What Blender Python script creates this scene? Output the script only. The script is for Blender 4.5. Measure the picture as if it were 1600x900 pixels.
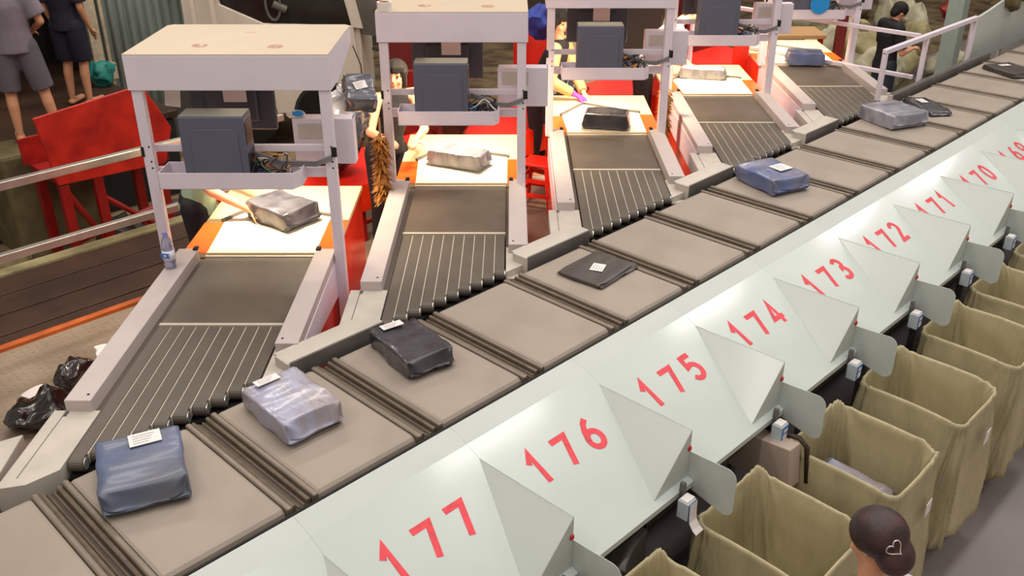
import bpy, bmesh, math, random
from mathutils import Vector, Matrix, noise
from math import sin, cos, radians, pi
for o in list(bpy.data.objects): bpy.data.objects.remove(o)
random.seed(7)
SC = bpy.context.scene
COL = SC.collection
B = 1.55            # height of the sorter belt above the hall floor
DECK = 0.675        # height of the workers' platform above the hall floor
YAW = radians(44.4); PITCH = radians(27.2)
CAMZ = B + 2.5
FH = Vector((cos(YAW), sin(YAW), 0)); RH = Vector((sin(YAW), -cos(YAW), 0))

# ------------------------------------------------------------------ camera
cam = bpy.data.cameras.new('camera'); camo = bpy.data.objects.new('camera', cam); COL.objects.link(camo)
camo.location = (0, 0, CAMZ)
camo.rotation_euler = (radians(90) - PITCH, 0, YAW - radians(90))
cam.sensor_width = 36; cam.lens = 36 * 1455 / 1600; cam.clip_start = .05; cam.clip_end = 200
SC.camera = camo

# ------------------------------------------------------------------ light
def c(r, g, b):
    f = lambda v: (v/255/12.92) if v/255 <= .04045 else ((v/255+.055)/1.055)**2.4
    return (f(r), f(g), f(b), 1)
SC.view_settings.view_transform = 'Standard'; SC.view_settings.look = 'None'
SC.view_settings.exposure = 0.0; SC.view_settings.gamma = 1; SC.view_settings.use_curve_mapping = False
W = bpy.data.worlds.new('hall_air'); SC.world = W; W.use_nodes = True
bg = W.node_tree.nodes['Background']; bg.inputs[0].default_value = c(255, 236, 222); bg.inputs[1].default_value = .46
def area(name, loc, rot, sx, sy, power, col):
    l = bpy.data.lights.new(name, 'AREA'); l.shape = 'RECTANGLE'; l.size = sx; l.size_y = sy; l.energy = power; l.color = col[:3]
    o = bpy.data.objects.new(name, l); COL.objects.link(o); o.location = loc; o.rotation_euler = rot; return o
# rows of tube lights hanging high over the chutes and the sorter, running along it
for i, x in enumerate((-2.5, 2.2, 7.0, 12.0, 17.0, 21.0)):
    area('ceiling_tube_light', (x, 1.9, 8.2), (0, 0, 0), 2.0, .35, 88, (1, .99, .97))
for i, x in enumerate((-1.0, 3.5, 8.0, 12.5)):
    area('ceiling_tube_light', (x, -2.2, 8.2), (0, 0, 0), 3.2, .5, 60, (1, .99, .98))
    area('ceiling_tube_light', (x, 5.4, 8.2), (0, 0, 0), 3.2, .5, 95, (1, .94, .89))
area('ceiling_tube_light', (4.5, 10.2, 7.6), (0, 0, 0), 4, .5, 230, (1, .88, .76))
area('ceiling_tube_light', (13.5, 8.0, 7.6), (0, 0, 0), 4, .5, 120, (1, .9, .8))

# ------------------------------------------------------------------ materials
def mat(name, col, rough=.5, metal=0, spec=.5, nz=0, nscale=6, bump=0, bscale=40, coat=0, col2=None, stretch=None, alpha=1, emit=0, trans=0):
    m = bpy.data.materials.new(name); m.use_nodes = True; nt = m.node_tree; p = nt.nodes['Principled BSDF']
    p.inputs['Base Color'].default_value = col; p.inputs['Roughness'].default_value = rough
    p.inputs['Metallic'].default_value = metal; p.inputs['Specular IOR Level'].default_value = spec
    p.inputs['Coat Weight'].default_value = coat; p.inputs['Coat Roughness'].default_value = .12
    p.inputs['Transmission Weight'].default_value = trans; p.inputs['Alpha'].default_value = alpha
    if emit: p.inputs['Emission Color'].default_value = col; p.inputs['Emission Strength'].default_value = emit
    tc = nt.nodes.new('ShaderNodeTexCoord'); mp = nt.nodes.new('ShaderNodeMapping'); nt.links.new(tc.outputs['Object'], mp.inputs[0])
    if stretch: mp.inputs['Scale'].default_value = stretch
    if nz or col2:
        n = nt.nodes.new('ShaderNodeTexNoise'); n.inputs['Scale'].default_value = nscale; n.inputs['Detail'].default_value = 6
        nt.links.new(mp.outputs[0], n.inputs[0])
        mx = nt.nodes.new('ShaderNodeMix'); mx.data_type = 'RGBA'
        mx.inputs[6].default_value = col
        mx.inputs[7].default_value = col2 if col2 else tuple(v*(1-nz) for v in col[:3]) + (1,)
        rp = nt.nodes.new('ShaderNodeMapRange'); rp.inputs[1].default_value = .38; rp.inputs[2].default_value = .66
        nt.links.new(n.outputs[0], rp.inputs[0]); nt.links.new(rp.outputs[0], mx.inputs[0]); nt.links.new(mx.outputs[2], p.inputs['Base Color'])
    if bump:
        n2 = nt.nodes.new('ShaderNodeTexNoise'); n2.inputs['Scale'].default_value = bscale; n2.inputs['Detail'].default_value = 4
        nt.links.new(mp.outputs[0], n2.inputs[0])
        bp = nt.nodes.new('ShaderNodeBump'); bp.inputs['Strength'].default_value = bump; bp.inputs['Distance'].default_value = .02
        nt.links.new(n2.outputs[0], bp.inputs['Height']); nt.links.new(bp.outputs[0], p.inputs['Normal'])
    return m
M = {}
def dm(k, *a, **kw): M[k] = mat(k, *a, **kw)
dm('belt', c(156, 144, 131), .55, nz=.12, nscale=3)
dm('belt_frame', c(132, 120, 106), .45, .3, nz=.2)
dm('bellows', c(112, 98, 82), .5, nz=.3, nscale=20)
dm('bellows_dark', c(58, 48, 38), .6)
dm('black_gap', c(20, 17, 16), .8)
dm('chute', c(189, 197, 191), .32, nz=.05, nscale=2.5, coat=.25)
dm('red_paint', c(228, 62, 74), .5, nz=.25, nscale=25)
dm('screw', c(190, 50, 50), .3, .2)
dm('steel_white', c(222, 212, 222), .42, nz=.05)
dm('steel_cover', c(192, 180, 176), .42, nz=.06)
dm('steel_cream', c(206, 190, 166), .45, nz=.04, nscale=4)
dm('steel_grey', c(196, 188, 176), .42, nz=.12)
dm('steel_dark', c(112, 108, 104), .4, .3, nz=.2)
dm('aluminium', c(205, 200, 192), .3, .75, nz=.15, nscale=10)
dm('orange', c(245, 92, 28), .28, nz=.12, nscale=3, coat=.3)
dm('orange_red', c(240, 66, 24), .25, col2=c(208, 34, 16), nscale=2.2, coat=.3)
dm('mat_white', c(214, 204, 182), .5)
dm('table_cream', c(236, 206, 156), .35, nz=.06, coat=.2)
dm('strip', c(92, 84, 74), .5, nz=.15, nscale=5)
dm('plate_dark', c(98, 88, 77), .42, nz=.18, nscale=5)
dm('light_line', c(190, 180, 164), .5)
dm('pc', c(88, 91, 107), .42, bump=.05, bscale=300)
dm('pc_top', c(112, 114, 108), .45)
dm('monitor', c(66, 71, 86), .35)
dm('plastic_black', c(22, 22, 24), .35)
dm('cable_black', c(28, 26, 26), .45)
dm('cable_grey', c(120, 116, 118), .45)
dm('cable_orange', c(224, 148, 40), .45)
dm('cable_green', c(66, 92, 66), .45)
dm('cable_blue', c(60, 120, 200), .4)
dm('cable_white', c(215, 212, 206), .45)
dm('bag_cloth', c(182, 171, 134), .52, nz=.16, nscale=5, bump=.75, bscale=16, stretch=(1, 1, .22))
dm('paper', c(232, 226, 222), .6, nz=.05, nscale=30)
dm('ink', c(120, 115, 118), .7)
dm('label_blue', c(58, 112, 190), .4)
dm('box_grey', c(180, 192, 198), .4)
dm('lower_floor', c(140, 131, 128), .5, col2=c(116, 108, 106), nscale=.7)
dm('deck', c(150, 134, 116), .5, col2=c(118, 104, 88), nscale=1.6, bump=.2, bscale=60)
dm('ground_dark', c(84, 68, 52), .7, col2=c(142, 124, 92), nscale=2.2)
dm('wood_dark', c(66, 44, 30), .55, col2=c(46, 30, 20), nscale=2)
dm('edge_orange', c(190, 92, 30), .5, nz=.3, nscale=6)
dm('tarp', c(206, 42, 22), .5, col2=c(158, 24, 14), nscale=4, bump=.3, bscale=5)
dm('red_dark', c(150, 22, 16), .45, nz=.35)
dm('red_plastic', c(214, 36, 22), .35, nz=.2)
dm('container', c(164, 182, 176), .55, col2=c(104, 106, 96), nscale=1.4, stretch=(1, 1, .25))
dm('container_post', c(214, 200, 172), .5, nz=.3, nscale=9)
dm('dark_inside', c(24, 20, 20), .9)  # near-black walls: the dimness inside the container is put into the colour
dm('truck_paint', c(222, 212, 196), .35, nz=.05)
dm('truck_glass', c(40, 42, 40), .1, coat=.4, nz=.4, nscale=3)
dm('grey_plastic', c(96, 94, 86), .5)
dm('maroon', c(122, 34, 30), .6, nz=.2)
dm('hall_wall', c(84, 70, 60), .8, col2=c(66, 54, 46), nscale=.5)
dm('column_green', c(168, 180, 170), .45, nz=.08)
dm('sack', c(164, 152, 112), .7, col2=c(122, 116, 80), nscale=3, bump=.5, bscale=9)
dm('sack_pale', c(190, 186, 160), .65, col2=c(150, 146, 118), nscale=4, bump=.5, bscale=9)
dm('sack_olive', c(110, 98, 66), .75, bump=.5, bscale=8, nz=.3)
dm('plastic_silver', c(158, 158, 166), .22, bump=.5, bscale=9, coat=.4, col2=c(118, 118, 128), nscale=5, stretch=(1, 3, 1))
dm('plastic_lilac', c(158, 162, 186), .32, bump=.5, bscale=9, coat=.3, col2=c(150, 140, 142), nscale=4, stretch=(3, 1, 1))
dm('plastic_blue', c(88, 100, 130), .42, bump=.35, bscale=7, coat=.1, col2=c(86, 90, 98), nscale=2.5)
dm('plastic_navy', c(86, 100, 142), .3, bump=.5, bscale=9, coat=.3, col2=c(110, 110, 128), nscale=4)
dm('plastic_slate', c(104, 104, 114), .22, bump=.55, bscale=9, coat=.5, col2=c(66, 66, 76), nscale=5)
dm('plastic_dark', c(64, 62, 68), .25, bump=.6, bscale=8, coat=.5, col2=c(36, 35, 42), nscale=5)
dm('plastic_mailer', c(72, 66, 62), .38, bump=.25, bscale=6, nz=.2)
dm('plastic_bk', c(34, 28, 26), .2, bump=.7, bscale=9, coat=.4)
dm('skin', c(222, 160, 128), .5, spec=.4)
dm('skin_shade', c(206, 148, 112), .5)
dm('lip', c(190, 92, 88), .5)
dm('eye', c(30, 22, 20), .3)
dm('hair', c(26, 19, 19), .8, nz=.3, nscale=30, stretch=(1, 1, .2))
dm('hair_brown', c(42, 27, 27), .5, col2=c(74, 45, 44), nscale=14, bump=.12, bscale=60)
dm('cloth_green', c(150, 172, 148), .8, nz=.12, nscale=8)
dm('cloth_black', c(24, 22, 28), .8, nz=.2)
dm('cloth_navy', c(22, 24, 40), .8)
dm('cloth_grey', c(124, 116, 124), .8, nz=.15, nscale=9)
dm('cloth_shorts', c(98, 94, 102), .8, nz=.15)
dm('cloth_white', c(222, 214, 212), .75, nz=.06)
dm('cloth_lilac', c(205, 200, 214), .8, nz=.08)
dm('denim', c(44, 50, 62), .8, nz=.2)
dm('cloth_pink', c(226, 200, 200), .8, nz=.1)
dm('glove', c(226, 62, 180), .6)
dm('shoe', c(214, 200, 180), .6)
dm('feather', c(206, 142, 60), .7, col2=c(150, 92, 40), nscale=30)
dm('yellow', c(240, 190, 20), .4)
dm('bottle', c(196, 200, 232), .12, trans=.75, coat=.3)
dm('bottle_label', c(226, 228, 240), .4)
dm('bottle_cap', c(150, 140, 196), .4)
dm('sticker_blue', c(30, 140, 214), .4)
dm('blue_cloth', c(40, 60, 150), .6)
dm('teal', c(40, 130, 122), .6)
dm('magenta', c(170, 30, 110), .5)
dm('hair_clip', c(220, 206, 200), .2, .8)
dm('label_red', c(160, 96, 82), .6, col2=c(205, 190, 166), nscale=60)
dm('cardboard', c(190, 150, 104), .7)
dm('cardboard_pale', c(176, 158, 144), .6)
dm('lamp_glow', c(255, 236, 200), .5, emit=14)

# ------------------------------------------------------------------ helpers
class MB:
    def __init__(s): s.bm = bmesh.new(); s.mi = 0
    def _m(s, fs):
        for f in fs: f.material_index = s.mi
        return fs
    def box(s, x0, x1, y0, y1, z0, z1, rot=None):
        v = [s.bm.verts.new(Vector((x, y, z))) for z in (z0, z1) for y in (y0, y1) for x in (x0, x1)]
        if rot is not None:
            for q in v: q.co = rot @ q.co
        s._m([s.bm.faces.new([v[i] for i in f]) for f in ((0,2,3,1),(4,5,7,6),(0,1,5,4),(2,6,7,3),(0,4,6,2),(1,3,7,5))])
        return s
    def prism(s, pts, vec):      # pts: planar polygon, vec: extrusion
        vec = Vector(vec); a = [s.bm.verts.new(Vector(p)) for p in pts]; b = [s.bm.verts.new(Vector(p)+vec) for p in pts]
        n = len(a); fs = [s.bm.faces.new(a[::-1]), s.bm.faces.new(b)]
        for i in range(n): fs.append(s.bm.faces.new((a[i], a[(i+1) % n], b[(i+1) % n], b[i])))
        s._m(fs); return s
    def quad(s, *p):
        s._m([s.bm.faces.new([s.bm.verts.new(Vector(q)) for q in p])]); return s
    def rings(s, R, cap=True, closed=True):
        vs = [[s.bm.verts.new(Vector(p)) for p in r] for r in R]; n = len(vs[0]); fs = []
        for a, b in zip(vs, vs[1:]):
            for i in range(n if closed else n-1): fs.append(s.bm.faces.new((a[i], a[(i+1) % n], b[(i+1) % n], b[i])))
        if cap: fs.append(s.bm.faces.new(vs[0][::-1])); fs.append(s.bm.faces.new(vs[-1]))
        s._m(fs); return s
    def tube(s, path, r, n=8, r1=None):
        P = [Vector(p) for p in path]; R = []; up = None
        for i, p in enumerate(P):
            t = (P[min(i+1, len(P)-1)] - P[max(i-1, 0)]).normalized()
            if up is None: up = t.orthogonal().normalized()
            up = (up - t*up.dot(t)).normalized(); w = t.cross(up)
            rr = r if r1 is None else r + (r1-r)*i/(len(P)-1)
            R.append([p + (up*cos(2*pi*k/n) + w*sin(2*pi*k/n))*rr for k in range(n)])
        return s.rings(R)
    def cyl(s, p0, p1, r0, r1=None, n=20): return s.tube([p0, p1], r0, n, r0 if r1 is None else r1)
    def lathe(s, prof, n=24, org=(0,0,0), ax='z'):
        o = Vector(org); R = []
        for r, z in prof:
            R.append([o + Vector((r*cos(2*pi*k/n), r*sin(2*pi*k/n), z)) for k in range(n)])
        return s.rings(R)
    def seg(s, p0, r0, p1, r1, side=None, k=1.0, n=16, cap=True, k1=None):
        # tapered limb piece; side = direction along which the full radius lies, k = depth ratio
        p0, p1 = Vector(p0), Vector(p1); t = (p1-p0).normalized()
        u = (Vector(side) if side is not None else t.orthogonal()); u = (u - t*u.dot(t)).normalized(); w = t.cross(u)
        if k1 is None: k1 = k
        R = []
        def ring(p, r, kk): return [p + u*r*cos(2*pi*i/n) + w*r*kk*sin(2*pi*i/n) for i in range(n)]
        if cap:
            for a in (80, 55, 30): R.append(ring(p0 - t*r0*min(k,1)*sin(radians(a)), r0*cos(radians(a)), k))
        for f in (0, .25, .5, .75, 1): R.append(ring(p0.lerp(p1, f), r0 + (r1-r0)*f, k + (k1-k)*f))
        if cap:
            for a in (30, 55, 80): R.append(ring(p1 + t*r1*min(k1,1)*sin(radians(a)), r1*cos(radians(a)), k1))
        return s.rings(R)
    def ball(s, ctr, r, sx=1, sy=1, sz=1, rot=None, n=16):
        ctr = Vector(ctr); R = []
        for j in range(1, n):
            a = -pi/2 + pi*j/n; R.append([Vector((r*sx*cos(a)*cos(2*pi*i/(2*n)), r*sy*cos(a)*sin(2*pi*i/(2*n)), r*sz*sin(a))) for i in range(2*n)])
        if rot is not None: R = [[rot @ p for p in q] for q in R]
        return s.rings([[ctr+p for p in q] for q in R])
    def build(s, name, mats, parent=None, smooth=False, bevel=0, loc=None, kind=None, seg_=2):
        me = bpy.data.meshes.new(name); bmesh.ops.recalc_face_normals(s.bm, faces=s.bm.faces)
        s.bm.to_mesh(me); s.bm.free()
        for m in (mats if isinstance(mats, (list, tuple)) else [mats]): me.materials.append(M[m] if isinstance(m, str) else m)
        o = bpy.data.objects.new(name, me); COL.objects.link(o)
        if smooth:
            for p in me.polygons: p.use_smooth = True
        if bevel:
            b = o.modifiers.new('bevel', 'BEVEL'); b.width = bevel; b.segments = seg_; b.limit_method = 'ANGLE'; b.angle_limit = radians(40)
        if parent is not None: o.parent = parent
        if loc is not None: o.location = loc
        if kind: o['kind'] = kind
        return o
def tag(o, label, cat, group=None, kind=None):
    o['label'] = label; o['category'] = cat
    if group: o['group'] = group
    if kind: o['kind'] = kind
    return o
def empty(name, loc, rz=0):
    o = bpy.data.objects.new(name, None); COL.objects.link(o); o.location = loc; o.rotation_euler = (0, 0, rz); o.empty_display_size = .1
    return o
def copy_tree(o, parent=None):
    n = o.copy(); COL.objects.link(n)
    if parent is not None: n.parent = parent
    for ch in [x for x in COL.objects if x.parent == o]: copy_tree(ch, n)
    return n
def sub(name, *a, **k): return None
DEPS = lambda: bpy.context.evaluated_depsgraph_get()
def fuse(mb, name, mats, parent, voxel=.01, smooth=3, fac=.5):
    # union of overlapping limb pieces into one continuous skin
    o = mb.build(name, mats, parent)
    r = o.modifiers.new('fuse', 'REMESH'); r.mode = 'VOXEL'; r.voxel_size = voxel; r.use_smooth_shade = True
    if smooth: sm = o.modifiers.new('smooth', 'SMOOTH'); sm.iterations = smooth; sm.factor = fac
    dg = DEPS(); dg.update(); me = bpy.data.meshes.new_from_object(o.evaluated_get(dg))
    o.modifiers.clear(); old = o.data; o.data = me; bpy.data.meshes.remove(old)
    for p in me.polygons: p.use_smooth = True
    return o
def text_mesh(body, size, bold=0.0, extrude=.001):
    cu = bpy.data.curves.new('t', 'FONT'); cu.body = body; cu.size = size; cu.offset = bold; cu.extrude = extrude; cu.align_x = 'CENTER'; cu.align_y = 'CENTER'
    t = bpy.data.objects.new('t', cu); COL.objects.link(t); dg = DEPS(); dg.update()
    me = bpy.data.meshes.new_from_object(t.evaluated_get(dg)); bpy.data.objects.remove(t); return me
def add_text(mb, body, size, mtx, bold=0, extrude=.001):
    me = text_mesh(body, size, bold, extrude); me.transform(mtx)
    n0 = len(mb.bm.faces); mb.bm.from_mesh(me); mb.bm.faces.ensure_lookup_table()
    for f in mb.bm.faces[n0:]: f.material_index = mb.mi
    bpy.data.meshes.remove(me)
def unproj(px, py, dist_f=None, z=None):
    # a point of the hall seen at a pixel of the 1600x900 frame, on a plane at distance dist_f or at height z
    Fv = FH*cos(PITCH) - Vector((0, 0, sin(PITCH))); U = RH.cross(Fv)
    d = Fv + RH*((px-800)/1455) - U*((py-450)/1455)
    t = dist_f/d.dot(FH) if dist_f else (z-CAMZ)/d.z
    return Vector((0, 0, CAMZ)) + d*t

# ------------------------------------------------------------------ the hall
MB().box(-8, 26, -6, 24, -.1, 0).build('floor', 'lower_floor', kind='structure')
mb = MB(); mb.box(-3, 26, 14.5, 14.7, 0, 9); mb.build('wall_back', 'hall_wall', kind='structure')
MB().box(26, 26.2, -6, 24, 0, 9).build('wall_right', 'hall_wall', kind='structure')
MB().box(-4, 26, 6.62, 14.5, 0, .012).build('floor', 'ground_dark', kind='structure')
# raised platform the packers stand on
dk = MB(); dk.box(-3, 9.75, 3.72, 6.45, DECK-.06, DECK)
deck = dk.build('floor', 'deck', kind='structure')
# checker pattern pips on the platform near the left edge
cp = MB()
for i in range(46):
    for j in range(34):
        x = .2+i*.05; y = 4.75+j*.05
        if x > 2.4: continue
        a = radians(45 if (i+j) % 2 else -45); u = Vector((cos(a), sin(a), 0))*.017; w = Vector((-sin(a), cos(a), 0))*.005; p = Vector((x, y, DECK+.0015))
        cp.quad(p-u, p-w, p+u, p+w)
cp.build('trim_1', 'deck', kind='structure')
MB().box(-3, 9.75, 6.45, 6.51, DECK-.16, DECK+.03).build('trim_2', 'edge_orange', kind='structure', bevel=.008)
# brown boards beyond the platform edge
bd = MB()
for i in range(5): bd.box(-3, 4.6, 6.53+i*.36, 6.87+i*.36, DECK-.32, DECK-.28)
bd.build('floor', 'wood_dark', kind='structure', bevel=.004)
MB().box(-3, 4.6, 8.36, 8.5, 0, .40).build('trim_4', 'sack', kind='structure', bevel=.01)
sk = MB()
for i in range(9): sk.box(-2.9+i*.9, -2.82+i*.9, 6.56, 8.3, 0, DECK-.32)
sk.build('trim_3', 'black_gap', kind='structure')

# ------------------------------------------------------------------ loop sorter: carts
Y0, Y1 = 2.66, 3.53          # near and far edge of the sorter belt
PX = .686; SX = .84
def make_cart():
    r = empty('sorter_cart', (0, 0, B))
    b = MB(); hw = .262; prof = []
    # cross belt wrapped over its two end rollers
    y0, y1 = Y0+.03, Y1-.02; rr = .035
    for a in range(0, 181, 30): prof.append((y0+rr-rr*sin(radians(a)), -rr+rr*cos(radians(a))))
    for a in range(180, 361, 30): prof.append((y1-rr-rr*sin(radians(a)), -rr+rr*cos(radians(a))))
    R = [[(x, p[0], p[1]+dz) for p in prof] for x, dz in ((-hw, -.006), (-hw+.012, 0), (hw-.012, 0), (hw, -.006))]
    b.rings(R); b.build('cross_belt', 'belt', r, smooth=False)
    for sx in (-1, 1):
        e = MB(); x = sx*(hw+.018)
        e.box(x-.014, x+.014, Y0+.02, Y1-.02, -.09, .004)
        e.build('side_rail', 'belt_frame', r, bevel=.008)
    g = MB()
    for k, (xo, w, z) in enumerate(((-.036, .010, -.006), (-.012, .006, -.026), (.012, .006, -.026), (.036, .010, -.010))):
        xc = PX/2+xo; g.prism([(xc-w, Y0+.035, z-.05), (xc-w, Y0+.035, z-.006), (xc, Y0+.035, z), (xc+w, Y0+.035, z-.006), (xc+w, Y0+.035, z-.05)], (0, Y1-Y0-.05, 0))
    g.build('bellows', 'bellows', r, bevel=.002)
    g = MB(); g.box(PX/2-.045, PX/2+.045, Y0+.03, Y1-.02, -.1, -.035); g.build('hinge', 'bellows_dark', r)
    ch = MB(); ch.box(-.25, .25, Y0+.12, Y1-.12, -.28, -.09); ch.build('chassis', 'steel_dark', r, bevel=.01)
    return r
cart = make_cart()
cart_note = {0: 'bottom left corner cart, empty, cut off by the picture edge', 1: 'sorter cart carrying the blue grey parcel with a white label on its far edge',
 2: 'sorter cart carrying the pale lilac crumpled parcel', 3: 'sorter cart carrying the shiny black parcel',
 4: 'empty sorter cart between the black parcel and the flat dark mailer', 5: 'sorter cart carrying the flat dark mailer with square white label',
 6: 'empty sorter cart just past the flat dark mailer', 7: 'empty sorter cart just before the blue parcel with white label', 8: 'sorter cart under the deep blue parcel with white label',
 9: 'empty sorter cart just past the deep blue parcel', 10: 'empty sorter cart just before the grey wrapped box parcel', 11: 'sorter cart under the grey wrapped box parcel',
 12: 'sorter cart under the slim black mailer beside the grey parcel', 13: 'empty sorter cart just past the slim black mailer',
 14: 'sorter cart before the small dark parcel near the right picture edge', 15: 'sorter cart carrying the small dark parcel near the right picture edge'}
for n in range(-1, 24):
    o = cart if n == -1 else copy_tree(cart)
    o.location = (SX + PX*(n-.5), 0, B)
    tag(o, cart_note.get(n, 'grey sorter cart far up the line near the top right corner' if n > 0 else 'sorter cart hidden off the bottom left corner'), 'sorter cart', 'carts of the sorting line')
# track under the carts
t = empty('sorter_track', (0, 0, 0)); tag(t, 'dark steel track that carries the grey sorter carts', 'conveyor track')
m_ = MB(); m_.box(-1, 19, 2.72, 2.8, B-.42, B-.3); m_.box(-1, 19, 3.4, 3.48, B-.42, B-.3); m_.build('rail', 'steel_dark', t)
m_ = MB(); m_.box(-1, 19, 2.646, 2.656, B-.5, B-.004); m_.build('edge_strip', 'black_gap', t)
for i in range(14):
    m_ = MB(); x = -.6+i*1.45; m_.box(x, x+.08, 2.74, 2.82, 0, B-.42); m_.box(x, x+.08, 3.38, 3.46, 0, B-.42); m_.box(x, x+.08, 2.82, 3.38, B-.62, B-.5); m_.build('support_frame', 'steel_dark', t, bevel=.004)

# guard on the far side of the belt between the packing stations
def guard(x0, x1, label, tm='steel_grey'):
    g = empty('side_guard', ((x0+x1)/2, 3.56, B)); tag(g, label, 'guard rail', 'side guards along the far edge of the sorter'); h = (x1-x0)/2
    m = MB(); wd = .125 if tm == 'steel_grey' else .04; m.prism([(-h, .0, .05), (-h, wd, .055), (-h, wd, .045), (-h, .0, .04)], (2*h, 0, 0)); m.build('top_plate', tm, g, bevel=.002)
    m = MB(); m.box(-h, h, -.012, .0, -.05, .05); m.build('front_plate', 'steel_dark', g, bevel=.003)
    m = MB(); m.box(-h-.012, -h+.006, -.014, wd*.8, -.06, .054); m.build('end_bracket', 'steel_grey', g, bevel=.004)
    return g
for k, lb in enumerate(('left of the first packing station, at the bottom left', 'between the first and second packing stations', 'between the second and third packing stations', 'between the third and fourth packing stations', 'between the fourth and fifth packing stations')):
    if k == 0: continue
    x = 2.04+1.715*(k-1); guard(x, x+.60, 'grey side guard beside the belt ' + lb)
guard(8.86, 11.4, 'long grey side guard under the handrail posts right of the fifth station', 'steel_dark')

# ------------------------------------------------------------------ parcels
def parcel_mesh(w, d, h, crumple=.012, fin=.05, seed=0, sag=.0, n=22, finx=False):
    # a wrapped box: nearly square body, creased film, thin flared fins at two ends
    b = MB(); R = []; rnd = random.Random(seed); nx = 36
    st = [(-1, .03, .86), (-.965, .10, .9), (-.93, .45, .95), (-.90, .90, .985), (-.87, 1, 1)] + [(-.8+.1*i, 1, 1) for i in range(17)] + [(.87, 1, 1), (.90, .92, .985), (.93, .42, .95), (.965, .10, .9), (1, .03, .84)]
    off = Vector((seed*3.1, seed*1.7, seed*.9))
    for t, hf, wf in st:
        ring = []
        for i in range(nx):
            a = 2*pi*i/nx; ca, sa = cos(a), sin(a); e = .17 if hf > .6 else .5
            px = math.copysign(abs(ca)**e, ca); pz = math.copysign(abs(sa)**e, sa)
            yy = t*(d/2+fin)*(1 if abs(t) < .88 else 1+.05*sin(i+seed)); zc = h*(.5 if hf > .6 else .5-.22*(1-hf))
            p = Vector((px*w/2*wf*(1 + (.10*abs(t) if hf < .2 else 0)), yy, pz*h/2*hf + zc))
            q = p*Vector((1, 1, 1)).length
            low = noise.noise_vector(p*7 + off)*crumple*.7
            rg = (.32-abs(noise.noise(Vector((p.x*13, p.y*6, p.z*13)) + off)))*crumple*1.5 + (.3-abs(noise.noise(Vector((p.x*9, p.y*26, p.z*20)) - off)))*crumple*.7
            out = Vector((px, 0, pz)).normalized()
            p += low + out*rg
            if pz > 0: p.z -= sag*(1-(px*.9)**2)*(1-t*t)
            p.z = max(p.z, .001); ring.append(p)
        R.append(ring)
    b.rings(R); return b
def parcel(label, x, y, z, rz, w, d, h, m, seed, cr=.012, fin=.05, lab=None, sag=0, name='parcel', group=None, tilt=None):
    r = empty(name, (x, y, z), rz); tag(r, label, 'parcel', group)
    if tilt: r.rotation_euler = (tilt[0], tilt[1], rz)
    o = parcel_mesh(w, d, h, cr, fin, seed, sag).build('wrapping', m, r, smooth=True)
    s = o.modifiers.new('s', 'SUBSURF'); s.levels = 1; s.render_levels = 1
    if lab:
        lx, ly, lw, ld, la = lab; q = MB(); rot = Matrix.Rotation(la, 4, 'Z'); q.mi = 0
        # follows the wrapping: a thin sheet on the crest
        zt = h + cr*.9 - sag*.8
        q.box(-lw/2, lw/2, -ld/2, ld/2, -.0015, .0015)
        q.mi = 1
        for k in range(4):
            yy = -ld*.34 + k*ld*.2; q.box(-lw*.38, lw*(.1+.07*k), yy, yy+ld*.035, .0016, .0022)
        l = q.build('address_label', ['paper', 'ink'], o); l['label'] = 'white address label'; l.location = (lx, ly, zt); l.rotation_euler = (0, 0, la)
    return r
BT = B+.002
parcel('blue grey parcel with a white label on its far edge, nearest on the sorter belt', 1.14, 3.27, BT, radians(-22), .34, .37, .11, 'plastic_blue', 1, .010, .03, (.03, .13, .13, .09, .05), name='parcel')
parcel('pale lilac crumpled parcel, second on the sorter belt from the bottom left', 1.84, 3.22, BT, radians(-3), .29, .36, .12, 'plastic_lilac', 2, .014, .04, (-.03, .16, .12, .05, .0))
parcel('shiny black parcel on the sorter belt next to the second packing station', 2.57, 3.24, BT, radians(-10), .27, .34, .10, 'plastic_dark', 3, .013, .05, (-.02, .16, .12, .05, 0))
parcel('flat dark mailer with a square white label lying on the sorter belt', 4.0, 3.19, BT, radians(4), .40, .27, .025, 'plastic_mailer', 4, .006, .03, (-.01, -.01, .10, .08, .35))
parcel('deep blue parcel with a white label midway up the sorter belt', 6.05, 3.21, BT, radians(-18), .34, .38, .12, 'plastic_navy', 5, .010, .04, (.06, -.02, .13, .12, .1))
parcel('grey film wrapped box parcel on the belt in front of the fifth station', 8.2, 3.25, BT, radians(-22), .40, .40, .13, 'plastic_silver', 6, .010, .03)
parcel('slim black mailer with a pale strip lying behind the grey wrapped box', 8.83, 3.2, BT+.004, radians(-38), .22, .46, .035, 'plastic_dark', 7, .010, .03, (0, .1, .07, .12, 0))
parcel('small dark flat parcel on the belt near the right picture edge', 10.78, 3.12, BT, radians(-30), .34, .42, .05, 'plastic_mailer', 8, .01, .03, (.0, .1, .12, .06, 0))

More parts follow.
